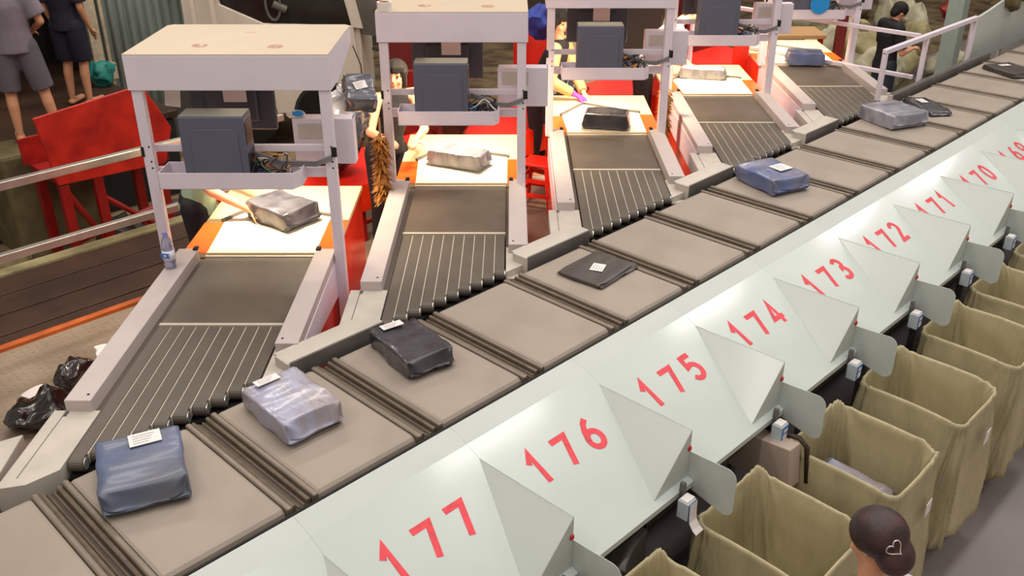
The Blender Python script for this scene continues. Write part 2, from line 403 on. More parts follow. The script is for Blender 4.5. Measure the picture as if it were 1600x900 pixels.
# ------------------------------------------------------------------ sorting chutes with painted numbers
DX0, CW = 3.97, .84          # divider between chutes 174 and 175, chute pitch
zf = lambda y: B - .0375 - (2.525-y)*.465      # height of the sloping plate at y
YL, YF, YB = 2.638, 2.525, 1.852
SL = math.atan(.465)
def arc(cx, cy, rx, ry, a0, a1, n=14): return [(cx+rx*cos(radians(a0+(a1-a0)*i/n)), cy+ry*sin(radians(a0+(a1-a0)*i/n))) for i in range(n+1)]
DIG = {'1': [[(.14, .70), (.48, .985), (.48, 0)]], '7': [[(.02, .90), (.93, .90), (.40, 0)]],
 '6': [[(.78, .98), (.5, .86), (.25, .62), (.10, .36)] + arc(.5, .30, .41, .27, 170, 530, 26)],
 '5': [[(.88, .93), (.22, .93), (.16, .55)] + arc(.46, .32, .42, .28, 120, -150, 18)],
 '4': [[(.66, 0), (.66, .95), (.05, .28), (.97, .28)]],
 '3': [arc(.46, .72, .36, .23, 150, -80, 14) + arc(.46, .27, .42, .25, 80, -150, 16)],
 '2': [arc(.48, .70, .38, .26, 165, -20, 14) + [(.10, .04), (.92, .04)]],
 '0': [arc(.5, .5, .42, .46, 90, 450, 28)], '9': [arc(.5, .68, .41, .28, -10, 350, 26)[::-1] + [(.88, .5), (.62, .14), (.3, .02)]],
 '8': [arc(.5, .73, .34, .22, -90, 270, 20) + arc(.5, .27, .42, .24, 90, 450, 22)]}
def paint_digit(mb, ch, mt, H, Wd, th):
    for path in DIG[ch]:
        P = [Vector(((x-.5)*Wd, (y-.5)*H, 0)) for x, y in path]; n = len(P); L, Q = [], []
        for i, p in enumerate(P):
            d0 = (P[i]-P[i-1]).normalized() if i else (P[1]-P[0]).normalized(); d1 = (P[i+1]-P[i]).normalized() if i < n-1 else d0
            t = (d0+d1); t = t.normalized() if t.length > .05 else d0; m = Vector((-t.y, t.x, 0)); k = max(m.dot(Vector((-d0.y, d0.x, 0))), .42)
            L.append(p+m*th/2/k); Q.append(p-m*th/2/k)
        for i in range(n-1):
            e = Vector((0, 0, .00005*i)); e2 = Vector((0, 0, .00005*(i+1))); mb.quad(mt @ (L[i]+e), mt @ (Q[i]+e), mt @ (Q[i+1]+e2), mt @ (L[i+1]+e2))
    bmesh.ops.remove_doubles(mb.bm, verts=mb.bm.verts, dist=1e-6)
def make_chute(i):
    num = 174 - i
    x0 = DX0 + CW*i
    r = empty('sorting_chute', (x0, 0, 0))
    p = MB()
    p.prism([(0, YL, B-.002), (0, YF, B-.0375), (0, YB, zf(YB)), (0, YB-.0, zf(YB)-.03), (0, YB+.006, zf(YB)-.03), (0, YB+.006, zf(YB)-.006), (0, YF, B-.0435), (0, YL-.003, B-.008), (0, YL-.003, B-.12), (0, YL, B-.12)], (CW-.0008, 0, 0))
    p.build('plate', 'chute', r)
    # divider on the far (+x) side of this chute: upright sheet and sloping left cheek
    X = CW; ya, ye = 2.447, 1.89; za = zf(ya)+.001; zr = za+.004; hw = .268
    def fin(pts, off, nm):
        a, b_, c_ = [Vector(q) for q in pts]; n = (b_-a).cross(c_-a).normalized()*off
        m = MB(); m.prism([a, b_, c_], n); return m.build(nm, 'chute', r, bevel=.0008)
    fin([(X, ya, za), (X, ye, zr), (X-hw, ye, zf(ye))], .003, 'divider_cheek')
    fin([(X, ya, za), (X, ye, zf(ye)), (X, ye, zr)], .003, 'divider_upright')
    fin([(X, ye, zr), (X-hw, ye, zf(ye)), (X, ye, zf(ye))], .003, 'divider_end')
    # rounded flap hanging over the bag
    f = MB(); pts = []; yA, yB2 = 1.888, 1.63; zt0, zt1, zb1, zb0 = B-.195, B-.185, B-.45, B-.40; q = .05
    pts += [(X, yA, zb0), (X, yA, zt0)]
    for a in range(0, 91, 18): pts.append((X, yB2+q-q*sin(radians(a)), zt1-q+q*cos(radians(a))))
    for a in range(0, 91, 18): pts.append((X, yB2+q-q*cos(radians(a)), zb1+q-q*sin(radians(a))))
    f.prism(pts, (.003, 0, 0)); f.build('flap', 'chute', r, bevel=.0008)
    s = MB(); s.ball((X-.012, ye-.006, B-.17), .013, 1, .6, 1.2); s.build('screw', 'screw', r, smooth=True)
    # red number, each digit painted with a broad brush stroke
    for dch, dx in zip(str(num), (.215, .395, .575)):
        t = MB(); yc = 2.277; n = Vector((0, -sin(SL), cos(SL))); pos = Vector((dx, yc, zf(yc))) + n*.0012
        mt = Matrix.Translation(pos) @ Matrix.Rotation(SL, 4, 'X')
        paint_digit(t, dch, mt, .166, .100, .031)
        nn = t.build('digit', 'red_paint', r); nn['label'] = 'red painted digit %s' % dch
    # faint scuffs of earlier paint
    for ch in [o for o in COL.objects if o.parent == r]: pass
    tag(r, 'pale green sloping chute with the red number %d' % num, 'sorting chute', 'numbered sorting chutes')
    if num < 170: r['label'] = 'pale green sloping chute beyond the one numbered 170, upper right edge' if num == 169 else 'far pale green chute off past the right picture edge'
    if num == 178: r['label'] = 'pale green chute left of number 177, at the bottom edge'
    if num >= 179: r['label'] = 'pale green chute off past the bottom left picture edge'
    return r
for i in range(-5, 9): make_chute(i)
# end lip and support frame under the chutes
ft = empty('chute_frame', (0, 0, 0)); tag(ft, 'dark steel frame under the chutes behind the sacks', 'frame')
m_ = MB(); m_.box(-2, 13, 2.05, 2.10, B-.72, B-.67); m_.box(-2, 13, 2.05, 2.1, .3, .35); m_.build('long_rail', 'steel_dark', ft)
for i in range(-7, 11):
    m_ = MB(); x = DX0+CW*i-.12; m_.box(x, x+.05, 2.05, 2.1, 0, B-.5); m_.build('post', 'steel_dark', ft)
m_ = MB(); m_.box(-2, 13, 2.60, 2.625, .0, B-.12); m_.build('dark_void_sheet', 'black_gap', ft)  # near-black sheet added to stand for the dark void under the chutes

# status box with slip at each divider
def make_box():
    r = empty('indicator_box', (0, 0, 0))
    m = MB(); m.box(-.035, .035, -.03, .03, -.05, .05); cs = m.build('case', 'box_grey', r, bevel=.004)
    m = MB(); m.box(-.028, .028, -.033, -.0302, -.042, .042); bf = m.build('blue_face', 'label_blue', cs)
    m = MB(); m.box(-.018, .018, -.0345, -.0335, -.034, .0); m.box(-.02, .02, -.0345, -.0335, .012, .03); m.build('print', 'paper', cs)
    m = MB(); m.box(-.03, .03, -.022, .022, .05, .058); m.build('paper_slips', 'paper', r)
    m = MB(); m.box(.01, .03, .03, .055, -.03, .11); m.build('bracket', 'steel_dark', r)
    return r
bx = make_box(); first = True
for i in range(-4, 9):
    x = DX0+CW*(i)-.125
    o = bx if first else copy_tree(bx); first = False
    o.location = (x, 1.80, B-.405); num = 174-i
    tag(o, 'small grey box with a blue and white front hanging below chute %d' % (num+1), 'indicator box', 'indicator boxes under the chutes')
    if num+1 <= 169 or num+1 > 177: o['label'] = 'small grey box below a chute past the picture edge'
    if num+1 == 176:
        o['label'] = 'small grey box with a loose white paper slip hanging below chute 176'
        q = MB()
        pts = [(-.03, -.037, .05), (-.03, -.038, -.02), (-.03, -.042, -.055), (-.03, -.062, -.085), (-.03, -.085, -.10)]
        q.rings([[(p[0], p[1], p[2]) for p in pts], [(p[0]+.06, p[1], p[2]) for p in pts]], cap=False, closed=False)
        pp = q.build('paper_slip', 'paper', o); pp['label'] = 'loose white paper slip'

# ------------------------------------------------------------------ sack bins under the chutes
def sack_mesh(w, d, top, seed, inner_depth=.60, n=168):
    b = MB(); hw, hd = w/2, d/2; L = []; so = Vector((seed*5.3, seed*2.1, 0))
    def ring(sc, z, e, amp, tw=0.0, low=0.0, rim=0.0, fine=1.0):
        R = []
        for i in range(n):
            a = 2*pi*i/n; ca, sa = cos(a), sin(a); p = Vector((hw*sc*math.copysign(abs(ca)**e, ca), hd*sc*math.copysign(abs(sa)**e, sa), 0)); u = Vector((p.x, p.y, 0)).normalized()
            an = a + tw
            f = noise.noise(Vector((cos(an)*2.6, sin(an)*2.6, z*1.1))+so); g = .32-abs(noise.noise(Vector((cos(an)*6.5, sin(an)*6.5, z*1.3))-so)); h_ = .3-abs(noise.noise(Vector((cos(an*1)*14, sin(an)*14, z*2.2))+so*2))
            p += u*(f*low*1.3 + g*amp*2.0 + h_*amp*1.0*fine)
            pk = max(0, ca*.707+sa*.707)**7            # far right corner is pinned up highest
            cn = abs(sin(2*a))**5
            p.z = z + rim*(.034*pk + .004*cn + .010*g*4*.3 + f*.012 - (.030 if sa < 0 else 0)*abs(sa)**.5)
            R.append(p)
        return R
    L.append(ring(.45, top-inner_depth, .6, .01)); L.append(ring(.80, top-inner_depth+.015, .45, .015, low=.02))
    for i in range(9):
        f = i/9; L.append(ring(.86+.10*f, top-inner_depth*(1-f)+.03*(1-f), .32-.08*f, .016*(1-.5*f), .5*(1-f), .02, rim=f*f))
    for sc, dz, e, am in ((.965, -.03, .22, .010), (.975, -.010, .2, .007), (.995, .004, .2, .006), (1.02, .004, .2, .006), (1.04, -.010, .2, .008), (1.035, -.03, .22, .010)): L.append(ring(sc, top+dz, e, am, 0, .01, 1))
    m = 17
    for i in range(m):
        f = (i+1)/m; z = top-.04-(top-.24)*f; L.append(ring(1.035+.13*f, z, .22+.14*f, .012+.020*f, .55*f, .02+.03*f, rim=max(0, 1-4*f)))
    L.append(ring(1.13, .19, .38, .022, .56, .04)); L.append(ring(1.02, .13, .42, .014, .57, .03)); L.append(ring(.6, .11, .6, .01, .6, .02))
    b.rings(L, cap=True); return b
RIM = B-.50
for j, i in enumerate(range(-4, 8)):
    x = DX0+CW*i+.19; n = 174-i
    r = empty('sack_bin', (x+ (.0), 1.47, 0))
    s = sack_mesh(.54, .60, RIM, i+20).build('sack', 'bag_cloth', r, smooth=True)
    fr = MB()
    for sx in (-1, 1):
        for sy in (-1, 1): fr.cyl((sx*.21, sy*.24, .0), (sx*.21, sy*.24, .2), .012, n=8)
    fr.build('stand', 'steel_dark', r)
    if i in (-1, 0, 1, 2):
        q = MB(); q.box(-.035, .035, -.002, .002, -.045, .045); l = q.build('paper_tag', 'paper', s); l['label'] = 'white paper tag'
        l.location = (.15 if i != 1 else .12, -.345, RIM-.30+.04*(i % 2)); l.rotation_euler = (.0, .12*(i % 3)-.1, 0.03)
    lb = {175: 'nearest wholly visible open olive sack, left of the person with the hair clip', 176: 'olive cloth sack gathered at the bottom edge, nearest the viewer',
          174: 'open olive cloth sack holding a crumpled pale bag, below chute 174', 173: 'open olive cloth sack below the flap of chute 173', 172: 'open olive cloth sack below chute 172', 171: 'olive cloth sack below chute 171 at the right edge',
          170: 'olive cloth sack at the right picture edge below chute 170'}
    tag(r, lb.get(n+1 if False else n, 'olive cloth sack in a bin past the picture edge'), 'sack bin', 'cloth sacks under the chutes')
parcel('pale grey crumpled bag lying inside the second open sack', DX0+.22, 1.50, B-.90, .15, .28, .30, .09, 'plastic_lilac', 31, .02, .05, tilt=(.3, -.35))
# things behind the bins under the chutes
parcel('clear plastic bag stuffed under the chute behind the bottom sack', *(unproj(1003, 866, z=.98)+Vector((-.08, .12, 0)))[:2], .84, .3, .3, .2, .2, 'plastic_mailer', 33, .03, .04, name='plastic_bag')
parcel('clear plastic bag stuffed under chute 175 behind the nearest whole sack', *(unproj(1150, 735, z=1.02)+Vector((-.05, .16, 0)))[:2], .90, .5, .22, .16, .14, 'plastic_mailer', 34, .03, .04, name='plastic_bag')
ctx = empty('tote_crate', unproj(1198, 712, z=.98)+Vector((0, .05, 0))); ctx.rotation_euler = (-.12, 0, -.05)
tb = MB(); tb.box(-.05, .05, -.22, .22, -.12, .12); tb.build('beige_panel', 'cardboard_pale', ctx, bevel=.006)
tb = MB(); tb.tube([(.07, .24, .10), (.07, -.20, .13), (.07, -.245, .09), (.07, -.25, -.12)], .014, 8); tb.build('dark_rim', 'wood_dark', ctx, smooth=True)
tag(ctx, 'beige crate edge showing under chute 175 behind the sacks', 'crate')

# ------------------------------------------------------------------ packing stations
def st_origin(k): return FH*(4.4125+1.225*k) + RH*(-1.58+1.1975*k)
names = ['first', 'second', 'third', 'fourth', 'fifth']
def make_infeed():
    r = empty('infeed_conveyor', (0, 0, B), YAW-pi/2); hw = .34
    m = MB(); m.box(-hw, hw, .02, .87, -.04, .004); m.build('belt_plate', 'plate_dark', r, bevel=.006)
    m = MB(); m.box(-hw, hw, -.004, .02, -.03, .008); m.box(-hw, hw, .862, .885, -.02, .012); m.build('cross_strip', 'light_line', r)
    w = 2*hw/10
    for i in range(10):
        xa = -hw+i*w+.004; xb = xa+w-.008; ye = lambda x: (3.585-4.215+.7145*x)/.6997+.02
        m = MB(); ym = ye((xa+xb)/2); rr = .034; prof = []
        for a in range(0, 181, 22): prof.append((ym+rr-rr*sin(radians(a)), -rr+rr*cos(radians(a))))
        prof = [(-.008, .0)] + prof + [(-.008, -.068)]
        m.rings([[(x, p[0], p[1]+.002) for p in prof] for x in (xa, xb)]); bs = m.build('belt_strip', 'strip', r, bevel=.002)
        yy = (3.585-4.215+.7145*(xb-.03))/.6997+.02; g = MB(); g.cyl((xb-.001, yy+.038, -.032), (xb+.006, yy+.038, -.032), .028, n=14); g.build('nose_pulley', 'aluminium', bs)
        if i < 9:
            pass
    g = MB()
    for i in range(1, 10):
        x = -hw+i*w; ye = (3.585-4.215+.7145*x)/.6997+.05; g.box(x-.0028, x+.0028, ye, -.008, -.05, -.0015)
    g.build('slot_line', 'light_line', r)
    m = MB(); m.prism([(-hw, -1.22, -.075), (hw, -.55, -.075), (hw, .8, -.075), (-hw, .8, -.075)], (0, 0, -.1)); m.build('bed', 'black_gap', r)
    m = MB(); m.box(-.40, -.342, -.85, .88, -.09, -.012); m.box(.342, .40, -.35, .88, -.09, -.012); m.build('edge_filler', 'plate_dark', r)
    # raised side covers
    for sx, ys in ((-1, -.81), (1, -.29)):
        xa, xb = (-.50, -.375) if sx < 0 else (.36, .48)
        m = MB(); m.box(xa, xb, ys, .87, -.02, .062); o = m.build('side_cover', 'steel_cover', r, bevel=.004)
        m = MB(); xh = xb-.03 if sx < 0 else xa+.03; m.cyl((xh, ys+.05, .0605), (xh, ys+.05, .0635), .007, n=12); xh = xa+.02; m.build('cover_hole', 'black_gap', r)
        m = MB(); m.box(xb-.03 if sx < 0 else xa, xb if sx < 0 else xa+.03, .84, .885, .06, .075); m.build('latch', 'black_gap', r, bevel=.004)
    # flat aprons ahead of the covers, cut along the sorter
    m = MB(); m.prism([(-.56, -1.37-.0, .0), (-.445, -1.34+.0, .0), (-.345, -1.24, .0), (-.345, -.80, .0), (-.56, -.80, .0)], (0, 0, -.12)); m.build('apron', 'steel_grey', r, bevel=.002)
    m = MB(); m.box(-.503, -.499, -1.3, -.81, -.001, .0012); m.build('apron_groove', 'steel_dark', r)
    m = MB(); m.prism([(.345, -.56, .0), (.46, -.45, .0), (.56, -.36, .0), (.56, -.2, .0), (.345, -.2, .0)], (0, 0, -.06)); m.build('apron', 'steel_grey', r, bevel=.002)
    m = MB(); m.box(.35, .45, -.56, -.5, -.055, -.045, Matrix.Rotation(0, 4, 'Z')); m.build('slot_frame', 'steel_grey', r)
    # outer skirts: pale upper panels, red lower ones
    m = MB(); m.prism([(-.505, -.85, .0), (-.505, .87, .0), (-.505, .87, -.22), (-.505, -.85, -.22)], (.02, 0, 0)); m.prism([(.465, -.30, -.0), (.465, .87, .0), (.465, .87, -.24), (.465, -.30, -.10)], (.02, 0, 0)); m.build('upper_skirt', 'steel_white', r)
    m = MB(); m.box(-.49, -.47, -.95, .87, DECK-B, -.10); m.box(.44, .46, -.32, .87, DECK-B, -.08); m.build('lower_skirt', 'orange_red', r)
    return r
def make_table():
    r = empty('packing_table', (0, 0, DECK), YAW-pi/2); T = B-DECK+.02
    m = MB(); m.prism([(-.49, .89, T), (.47, .89, T), (.47, 2.07, T), (-.49, 2.07, T)], (0, 0, -.035)); m.build('table_top', 'table_cream', r, bevel=.005)
    m = MB(); m.box(-.488, -.340, .892, 1.37, T+.0005, T+.004); m.build('side_pad', 'orange', r)
    m = MB(); m.box(.348, .468, .892, 1.42, T+.0005, T+.004); m.build('side_pad', 'orange', r)
    m = MB(); m.prism([(-.335, .887, T+.001), (.345, .887, T+.001), (.345, 1.47, T+.001), (.17, 1.54, T+.001), (-.14, 1.75, T+.001), (-.36, 1.39, T+.001)], (0, 0, .004)); m.build('inset_mat', 'mat_white', r)
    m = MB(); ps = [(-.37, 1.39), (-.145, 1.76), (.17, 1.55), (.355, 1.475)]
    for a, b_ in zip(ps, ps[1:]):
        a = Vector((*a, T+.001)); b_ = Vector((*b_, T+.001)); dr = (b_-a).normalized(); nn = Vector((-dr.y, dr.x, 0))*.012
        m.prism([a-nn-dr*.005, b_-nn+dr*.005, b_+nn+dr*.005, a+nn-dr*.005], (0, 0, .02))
    m.build('bent_strip', 'steel_dark', r)  # thin dark bent strip along the far edge of the inset mat
    m = MB(); m.box(-.48, .46, .92, 2.055, .0, T-.035); m.build('cabinet', 'orange_red', r, bevel=.006)
    return r
def make_frame(xl, xr):
    r = empty('equipment_frame', (0, 0, B), YAW-pi/2); yf = .79; pw = .062
    zt, zb = 1.285, 1.085; yb = yf+.80
    for sx, x0 in ((-1, xl), (1, xr-pw)):
        bot = .02 if sx < 0 else DECK-B
        m = MB(); m.box(x0, x0+pw, yf, yf+.012, bot, zb+.02); m.box(x0, x0+.01, yf+.012, yf+.10, bot, zb+.02)
        if sx < 0: m.box(x0+pw-.008, x0+pw, yf+.012, yf+.05, bot, zb+.02)
        else: m.box(x0+pw-.01, x0+pw, yf+.012, yf+.06, bot, zb+.02)
        p_ = m.build('post', 'steel_white', r, bevel=.003)
        for zz in (.75, .62, .66):
            m = MB(); m.cyl((x0+pw*.7, yf-.001, zz), (x0+pw*.7, yf+.001, zz), .006, n=8); m.build('post_hole', 'black_gap', p_)
    # hood: top with folded front and side sheets
    m = MB(); e = .012
    m.box(xl-e, xr+e, yf-.01, yf+.004, zb, zt); m.build('hood_front', 'steel_white', r, bevel=.004)
    m = MB(); m.prism([(xl-e, yf-.01, zt), (xr+e, yf-.01, zt), (xr+e-.0, yb-.03, zt), (xr-.02, yb, zt), (xl+.02, yb, zt), (xl-e, yb-.03, zt)], (0, 0, .006)); m.build('hood_top', 'steel_cream', r, bevel=.003)
    for x in (xl-e, xr+e-.008):
        m = MB(); m.prism([(x, yf+.004, zb), (x, yf+.004, zt), (x, yb-.03, zt), (x, yb-.03, zt-.10), (x, yf+.25, zb)], (.008, 0, 0)); m.build('hood_side', 'steel_white', r)
    m = MB(); m.box(xl, xr, yb-.02, yb-.012, zt-.1, zt); m.build('hood_back', 'steel_white', r)
    xc = (xl+xr)/2
    for hx, hy in ((xc-.20, yf+.20), (xc+.24, yf+.18)):
        m = MB(); m.lathe([(.045, 0), (.045, .0012)], 20, (hx, hy, zt+.006)); m.build('round_sticker', 'label_red', r)
    m = MB()
    for q in range(5): m.cyl((xc-.03+.015*q, yf+.55+.012*(q % 2), zt+.006), (xc-.03+.015*q, yf+.55+.012*(q % 2), zt+.0072), .005, n=8)
    m.build('vent_hole', 'label_red', r)
    # cross bars and tray
    m = MB(); m.box(xl+.03, xr-.03, yf+.065, yf+.095, .70, .74); m.build('cross_bar', 'steel_white', r, bevel=.002)
    m = MB(); m.box(xl+.03, xr-.03, yf+.065, yf+.095, .54, .60); m.build('cross_bar', 'steel_white', r, bevel=.002)
    tl, tr = xl+.12, xr-.23
    m = MB(); y0, y1 = yf-.14, yf+.06; m.box(tl, tr, y0, y0+.006, .54, .64); m.box(tl, tr, y0, y1, .54, .546); m.box(tl, tr, y1-.006, y1, .54, .64); m.box(tl, tl+.006, y0, y1, .54, .64)
    m.prism([(tr, y0, .54), (tr, y0, .64), (tr+.04, y0+.06, .64), (tr+.04, y0+.06, .54)], (0, .006, 0)); m.box(tr+.036, tr+.042, y0+.06, y1, .54, .64); m.build('tray', 'steel_white', r, bevel=.002)
    m = MB(); m.box(xr-.02, xr+.012, yf-.008, yf-.001, .69, .75); m.box(xl-.006, xl+.012, yf-.006, yf+.01, .69, .75); m.build('cable_clip', 'black_gap', r, bevel=.003)
    # lamp under the hood
    m = MB(); m.box(xc-.25, xc+.25, yf+.50, yf+.60, zb+.05, zb+.09); lh = m.build('lamp_housing', 'steel_grey', r, bevel=.004)
    m = MB(); m.box(xc-.23, xc+.23, yf+.51, yf+.59, zb+.046, zb+.05); g = m.build('lamp_tube', 'lamp_glow', lh)
    return r, (xl, xr, yf, zb)
def make_pc(k):
    r = empty('computer_tower', (0, 0, 0), YAW-pi/2); w, d, h = .37, .17, .42
    m = MB(); m.box(0, w, 0, d, 0, h); cs = m.build('case', 'pc', r, bevel=.008)
    m = MB(); m.box(.004, w-.004, .004, d-.004, h, h+.002); m.build('top_panel', 'pc_top', cs)
    m = MB(); pts = [(.06, -.0, .02), (.06, 0, .30), (.09, 0, .35), (.30, 0, .35), (.33, 0, .32), (.33, 0, .02)]
    m.prism(pts, (0, -.006, 0)); m.build('embossed_panel', 'pc', cs, bevel=.005)
    m = MB(); m.box(w, w+.003, .02, .15, .25, .38); m.box(w, w+.003, .02, .15, .04, .2); m.build('rear_ports', 'plastic_black', cs)
    return r
def cables(k, seed):
    rnd = random.Random(seed); r = empty('cable_bundle', (0, 0, 0), YAW-pi/2)
    cols = ['cable_black']*6+['cable_grey', 'cable_orange', 'cable_green', 'cable_white', 'cable_blue']
    if k == 0: cols += ['cable_orange']*2
    for i, cn in enumerate(cols):
        m = MB(); a = Vector((.02, .08+.1*rnd.random(), .05+.12*rnd.random())); pts = [a]
        for j in range(9):
            a = a+Vector((rnd.uniform(-.03, .07), rnd.uniform(-.05, .04), rnd.uniform(-.05, .04))); a.x = min(max(a.x, 0), .20); a.y = min(max(a.y, 0.015), .17); a.z = min(max(a.z, .012), .15); pts.append(a.copy())
        # smooth
        out = []
        for j in range(len(pts)-1):
            p0, p1, p2, p3 = pts[max(j-1, 0)], pts[j], pts[j+1], pts[min(j+2, len(pts)-1)]
            for q in range(4):
                t = q/4; out.append(.5*((2*p1)+(-p0+p2)*t+(2*p0-5*p1+4*p2-p3)*t*t+(-p0+3*p1-3*p2+p3)*t*t*t))
        m.tube(out, .0045 if i else .007, 6); m.build('cable', cn, r, smooth=True)
    m = MB(); m.box(.12, .19, .05, .12, .01, .05); m.build('power_brick', 'plastic_black', r, bevel=.006)
    return r
def make_monitor():
    r = empty('monitor', (0, 0, 0), YAW-pi/2)
    m = MB(); m.box(-.26, .26, 0, .035, -.16, .16); bsh = m.build('back_shell', 'monitor', r, bevel=.012)
    SH = bsh
    m = MB(); m.box(-.16, .16, -.03, 0, -.10, .10); m.build('back_bulge', 'monitor', bsh, bevel=.015)
    m = MB(); m.box(-.04, .10, -.045, -.032, .03, .17); m.build('mount_plate', 'steel_white', bsh, bevel=.002)
    m = MB(); m.box(-.245, .245, .0355, .037, -.145, .145); m.build('screen', 'truck_glass', r)
    return r
def make_ctrl():
    r = empty('control_box', (0, 0, 0), YAW-pi/2)
    m = MB(); m.box(0, .36, 0, .012, 0, .28); m.box(0, .36, .012, .10, .27, .28); m.box(.35, .36, .012, .1, 0, .28); m.box(0, .01, .012, .1, 0, .28); m.build('case', 'steel_white', r, bevel=.003)
    m = MB(); m.box(.03, .22, -.004, 0, .16, .25); m.build('grey_window', 'steel_grey', r)
    return r
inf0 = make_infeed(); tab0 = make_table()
hood_x = [(-.58, .545), (-.53, .48), (-.53, .49), (-.53, .49), (-.53, .49)]
near = ['nearest the left edge, where a hand holds a parcel', 'holding the bright silver parcel', 'with the dark grey parcel and pink glove', 'with the pale folded parcel', 'farthest right, with the bluish parcel on its belt']
pc0 = mon0 = ctl0 = None
def LP(k, x, y, z):  # station-local to world
    return st_origin(k) + RH*x + FH*y + Vector((0, 0, z))
for k in range(5):
    o = st_origin(k)
    a = inf0 if k == 0 else copy_tree(inf0); a.location = (o.x, o.y, B)
    tag(a, 'slatted grey infeed conveyor of the %s packing station from the left' % names[k], 'conveyor', 'infeed conveyors of the packing stations')
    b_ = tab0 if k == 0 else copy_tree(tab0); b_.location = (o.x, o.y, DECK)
    tag(b_, 'orange packing table with pale mat, ' + near[k], 'table', 'orange packing tables')
    fr, (xl, xr, yf, zb) = make_frame(*hood_x[k]); fr.location = (o.x, o.y, B)
    tag(fr, 'white steel hood frame over the %s packing station from the left' % names[k], 'equipment frame', 'hood frames over the packing tables')
    p = pc0 = make_pc(0) if k == 0 else copy_tree(pc0); 
    p.location = LP(k, xl+(.24 if k else .28), yf-.128, B+.548)
    tag(p, 'dark blue grey computer tower in the tray of the %s station from the left' % names[k], 'computer', 'computer towers in the frame trays')
    cb = cables(k, 50+k); cb.location = LP(k, xl+(.60 if k else .65), yf-.13, B+.552)
    tag(cb, 'tangled cables beside the computer tower of the %s station' % names[k], 'cables', 'cable tangles in the frame trays')
    mo = mon0 = make_monitor() if k == 0 else copy_tree(mon0)
    mo.location = LP(k, xl+.44, yf+.42, B+.88)
    tag(mo, 'dark flat monitor seen from behind above the computer of the %s station' % names[k], 'monitor', 'monitors under the hoods')
    ct = ctl0 = make_ctrl() if k == 0 else copy_tree(ctl0)
    ct.location = LP(k, xr-(.20 if k else .27), yf+.16, B+.59)
    tag(ct, 'white square steel box behind the right post of the %s station frame' % names[k], 'control box', 'white control boxes on the frames')
    # the warm lamp of this station
    l = bpy.data.lights.new('station_lamp', 'AREA'); l.shape = 'RECTANGLE'; l.size = .46; l.size_y = .10; l.energy = 34; l.color = (1, .80, .55); l.spread = radians(125)
    lo = bpy.data.objects.new('station_lamp', l); COL.objects.link(lo); lo.location = LP(k, (xl+xr)/2, yf+.60+.06, B+zb+.035)
    lo.rotation_euler = (radians(8), 0, YAW-pi/2)
ms = MB(); ms.ball((0, 0, 0), .045, 1.3, .8, .55, n=10); o = ms.build('body', 'cloth_white', None, smooth=True); mr = empty('computer_mouse', LP(0, hood_x[0][1]-.25, .98, B+.89), YAW-pi/2); o.parent = mr
ms = MB(); ms.ball((.012, -.012, .006), .036, 1.1, .75, .55, n=10); ms.build('blue_top', 'sticker_blue', mr, smooth=True); tag(mr, 'small white and blue mouse on top of the first white control box', 'mouse')
dsk = MB(); dsk.lathe([(.10, 0), (.10, .004)], 28); o = dsk.build('round_sticker', 'sticker_blue', None); o.location = LP(4, hood_x[4][0]+.52, .64, B+.70); o.rotation_euler = (pi/2, 0, YAW-pi/2); tag(o, 'round bright blue disc standing in the tray of the fifth station', 'disc')
# bundle of grey leads running to the right post of each frame
for k in range(5):
    xl, xr = hood_x[k]; m = MB()
    for q in range(3):
        a = LP(k, xl+.62, .80, B+.72-.01*q); b2 = LP(k, xl+.80, .80, B+.66-.012*q); c2 = LP(k, xr-.12, .80, B+.655-.012*q); d2 = LP(k, xr-.02, .775, B+.70-.01*q)
        P = [a, a.lerp(b2, .5)+Vector((0, 0, .01)), b2, c2, d2]; m.tube(P, .007, 6)
    o = m.build('cable_lead', 'cable_grey', None, smooth=True); tag(o, 'grey leads clipped to the right post of the %s station frame' % names[k], 'cables', 'grey leads on the frame posts')

# parcels on the tables and belts of the stations
def on_station(k, x, y, z, rz, *a, **kw):
    p = LP(k, x, y, z); return parcel(kw.pop('label'), p.x, p.y, p.z, YAW-pi/2+rz, *a, **kw)
TT = B+.026
on_station(0, .03, 1.43, TT, radians(52), .30, .34, .13, 'plastic_slate', 41, .012, .05, label='grey film wrapped parcel held by the hand at the first station')
on_station(1, -.03, 1.30, TT, radians(64), .22, .38, .12, 'plastic_silver', 42, .014, .05, label='bright silver wrapped parcel on the mat of the second station')
on_station(2, .01, 1.05, TT, radians(80), .24, .34, .14, 'plastic_dark', 43, .014, .03, label='dark grey wrapped parcel on the mat of the third station')
on_station(3, -.04, 1.50, TT, radians(78), .16, .40, .11, 'plastic_silver', 44, .014, .04, label='pale folded silver parcel on the mat of the fourth station')
on_station(4, .0, .92, B+.016, radians(82), .24, .34, .14, 'plastic_navy', 45, .012, .03, label='bluish wrapped parcel at the head of the fifth station belt')

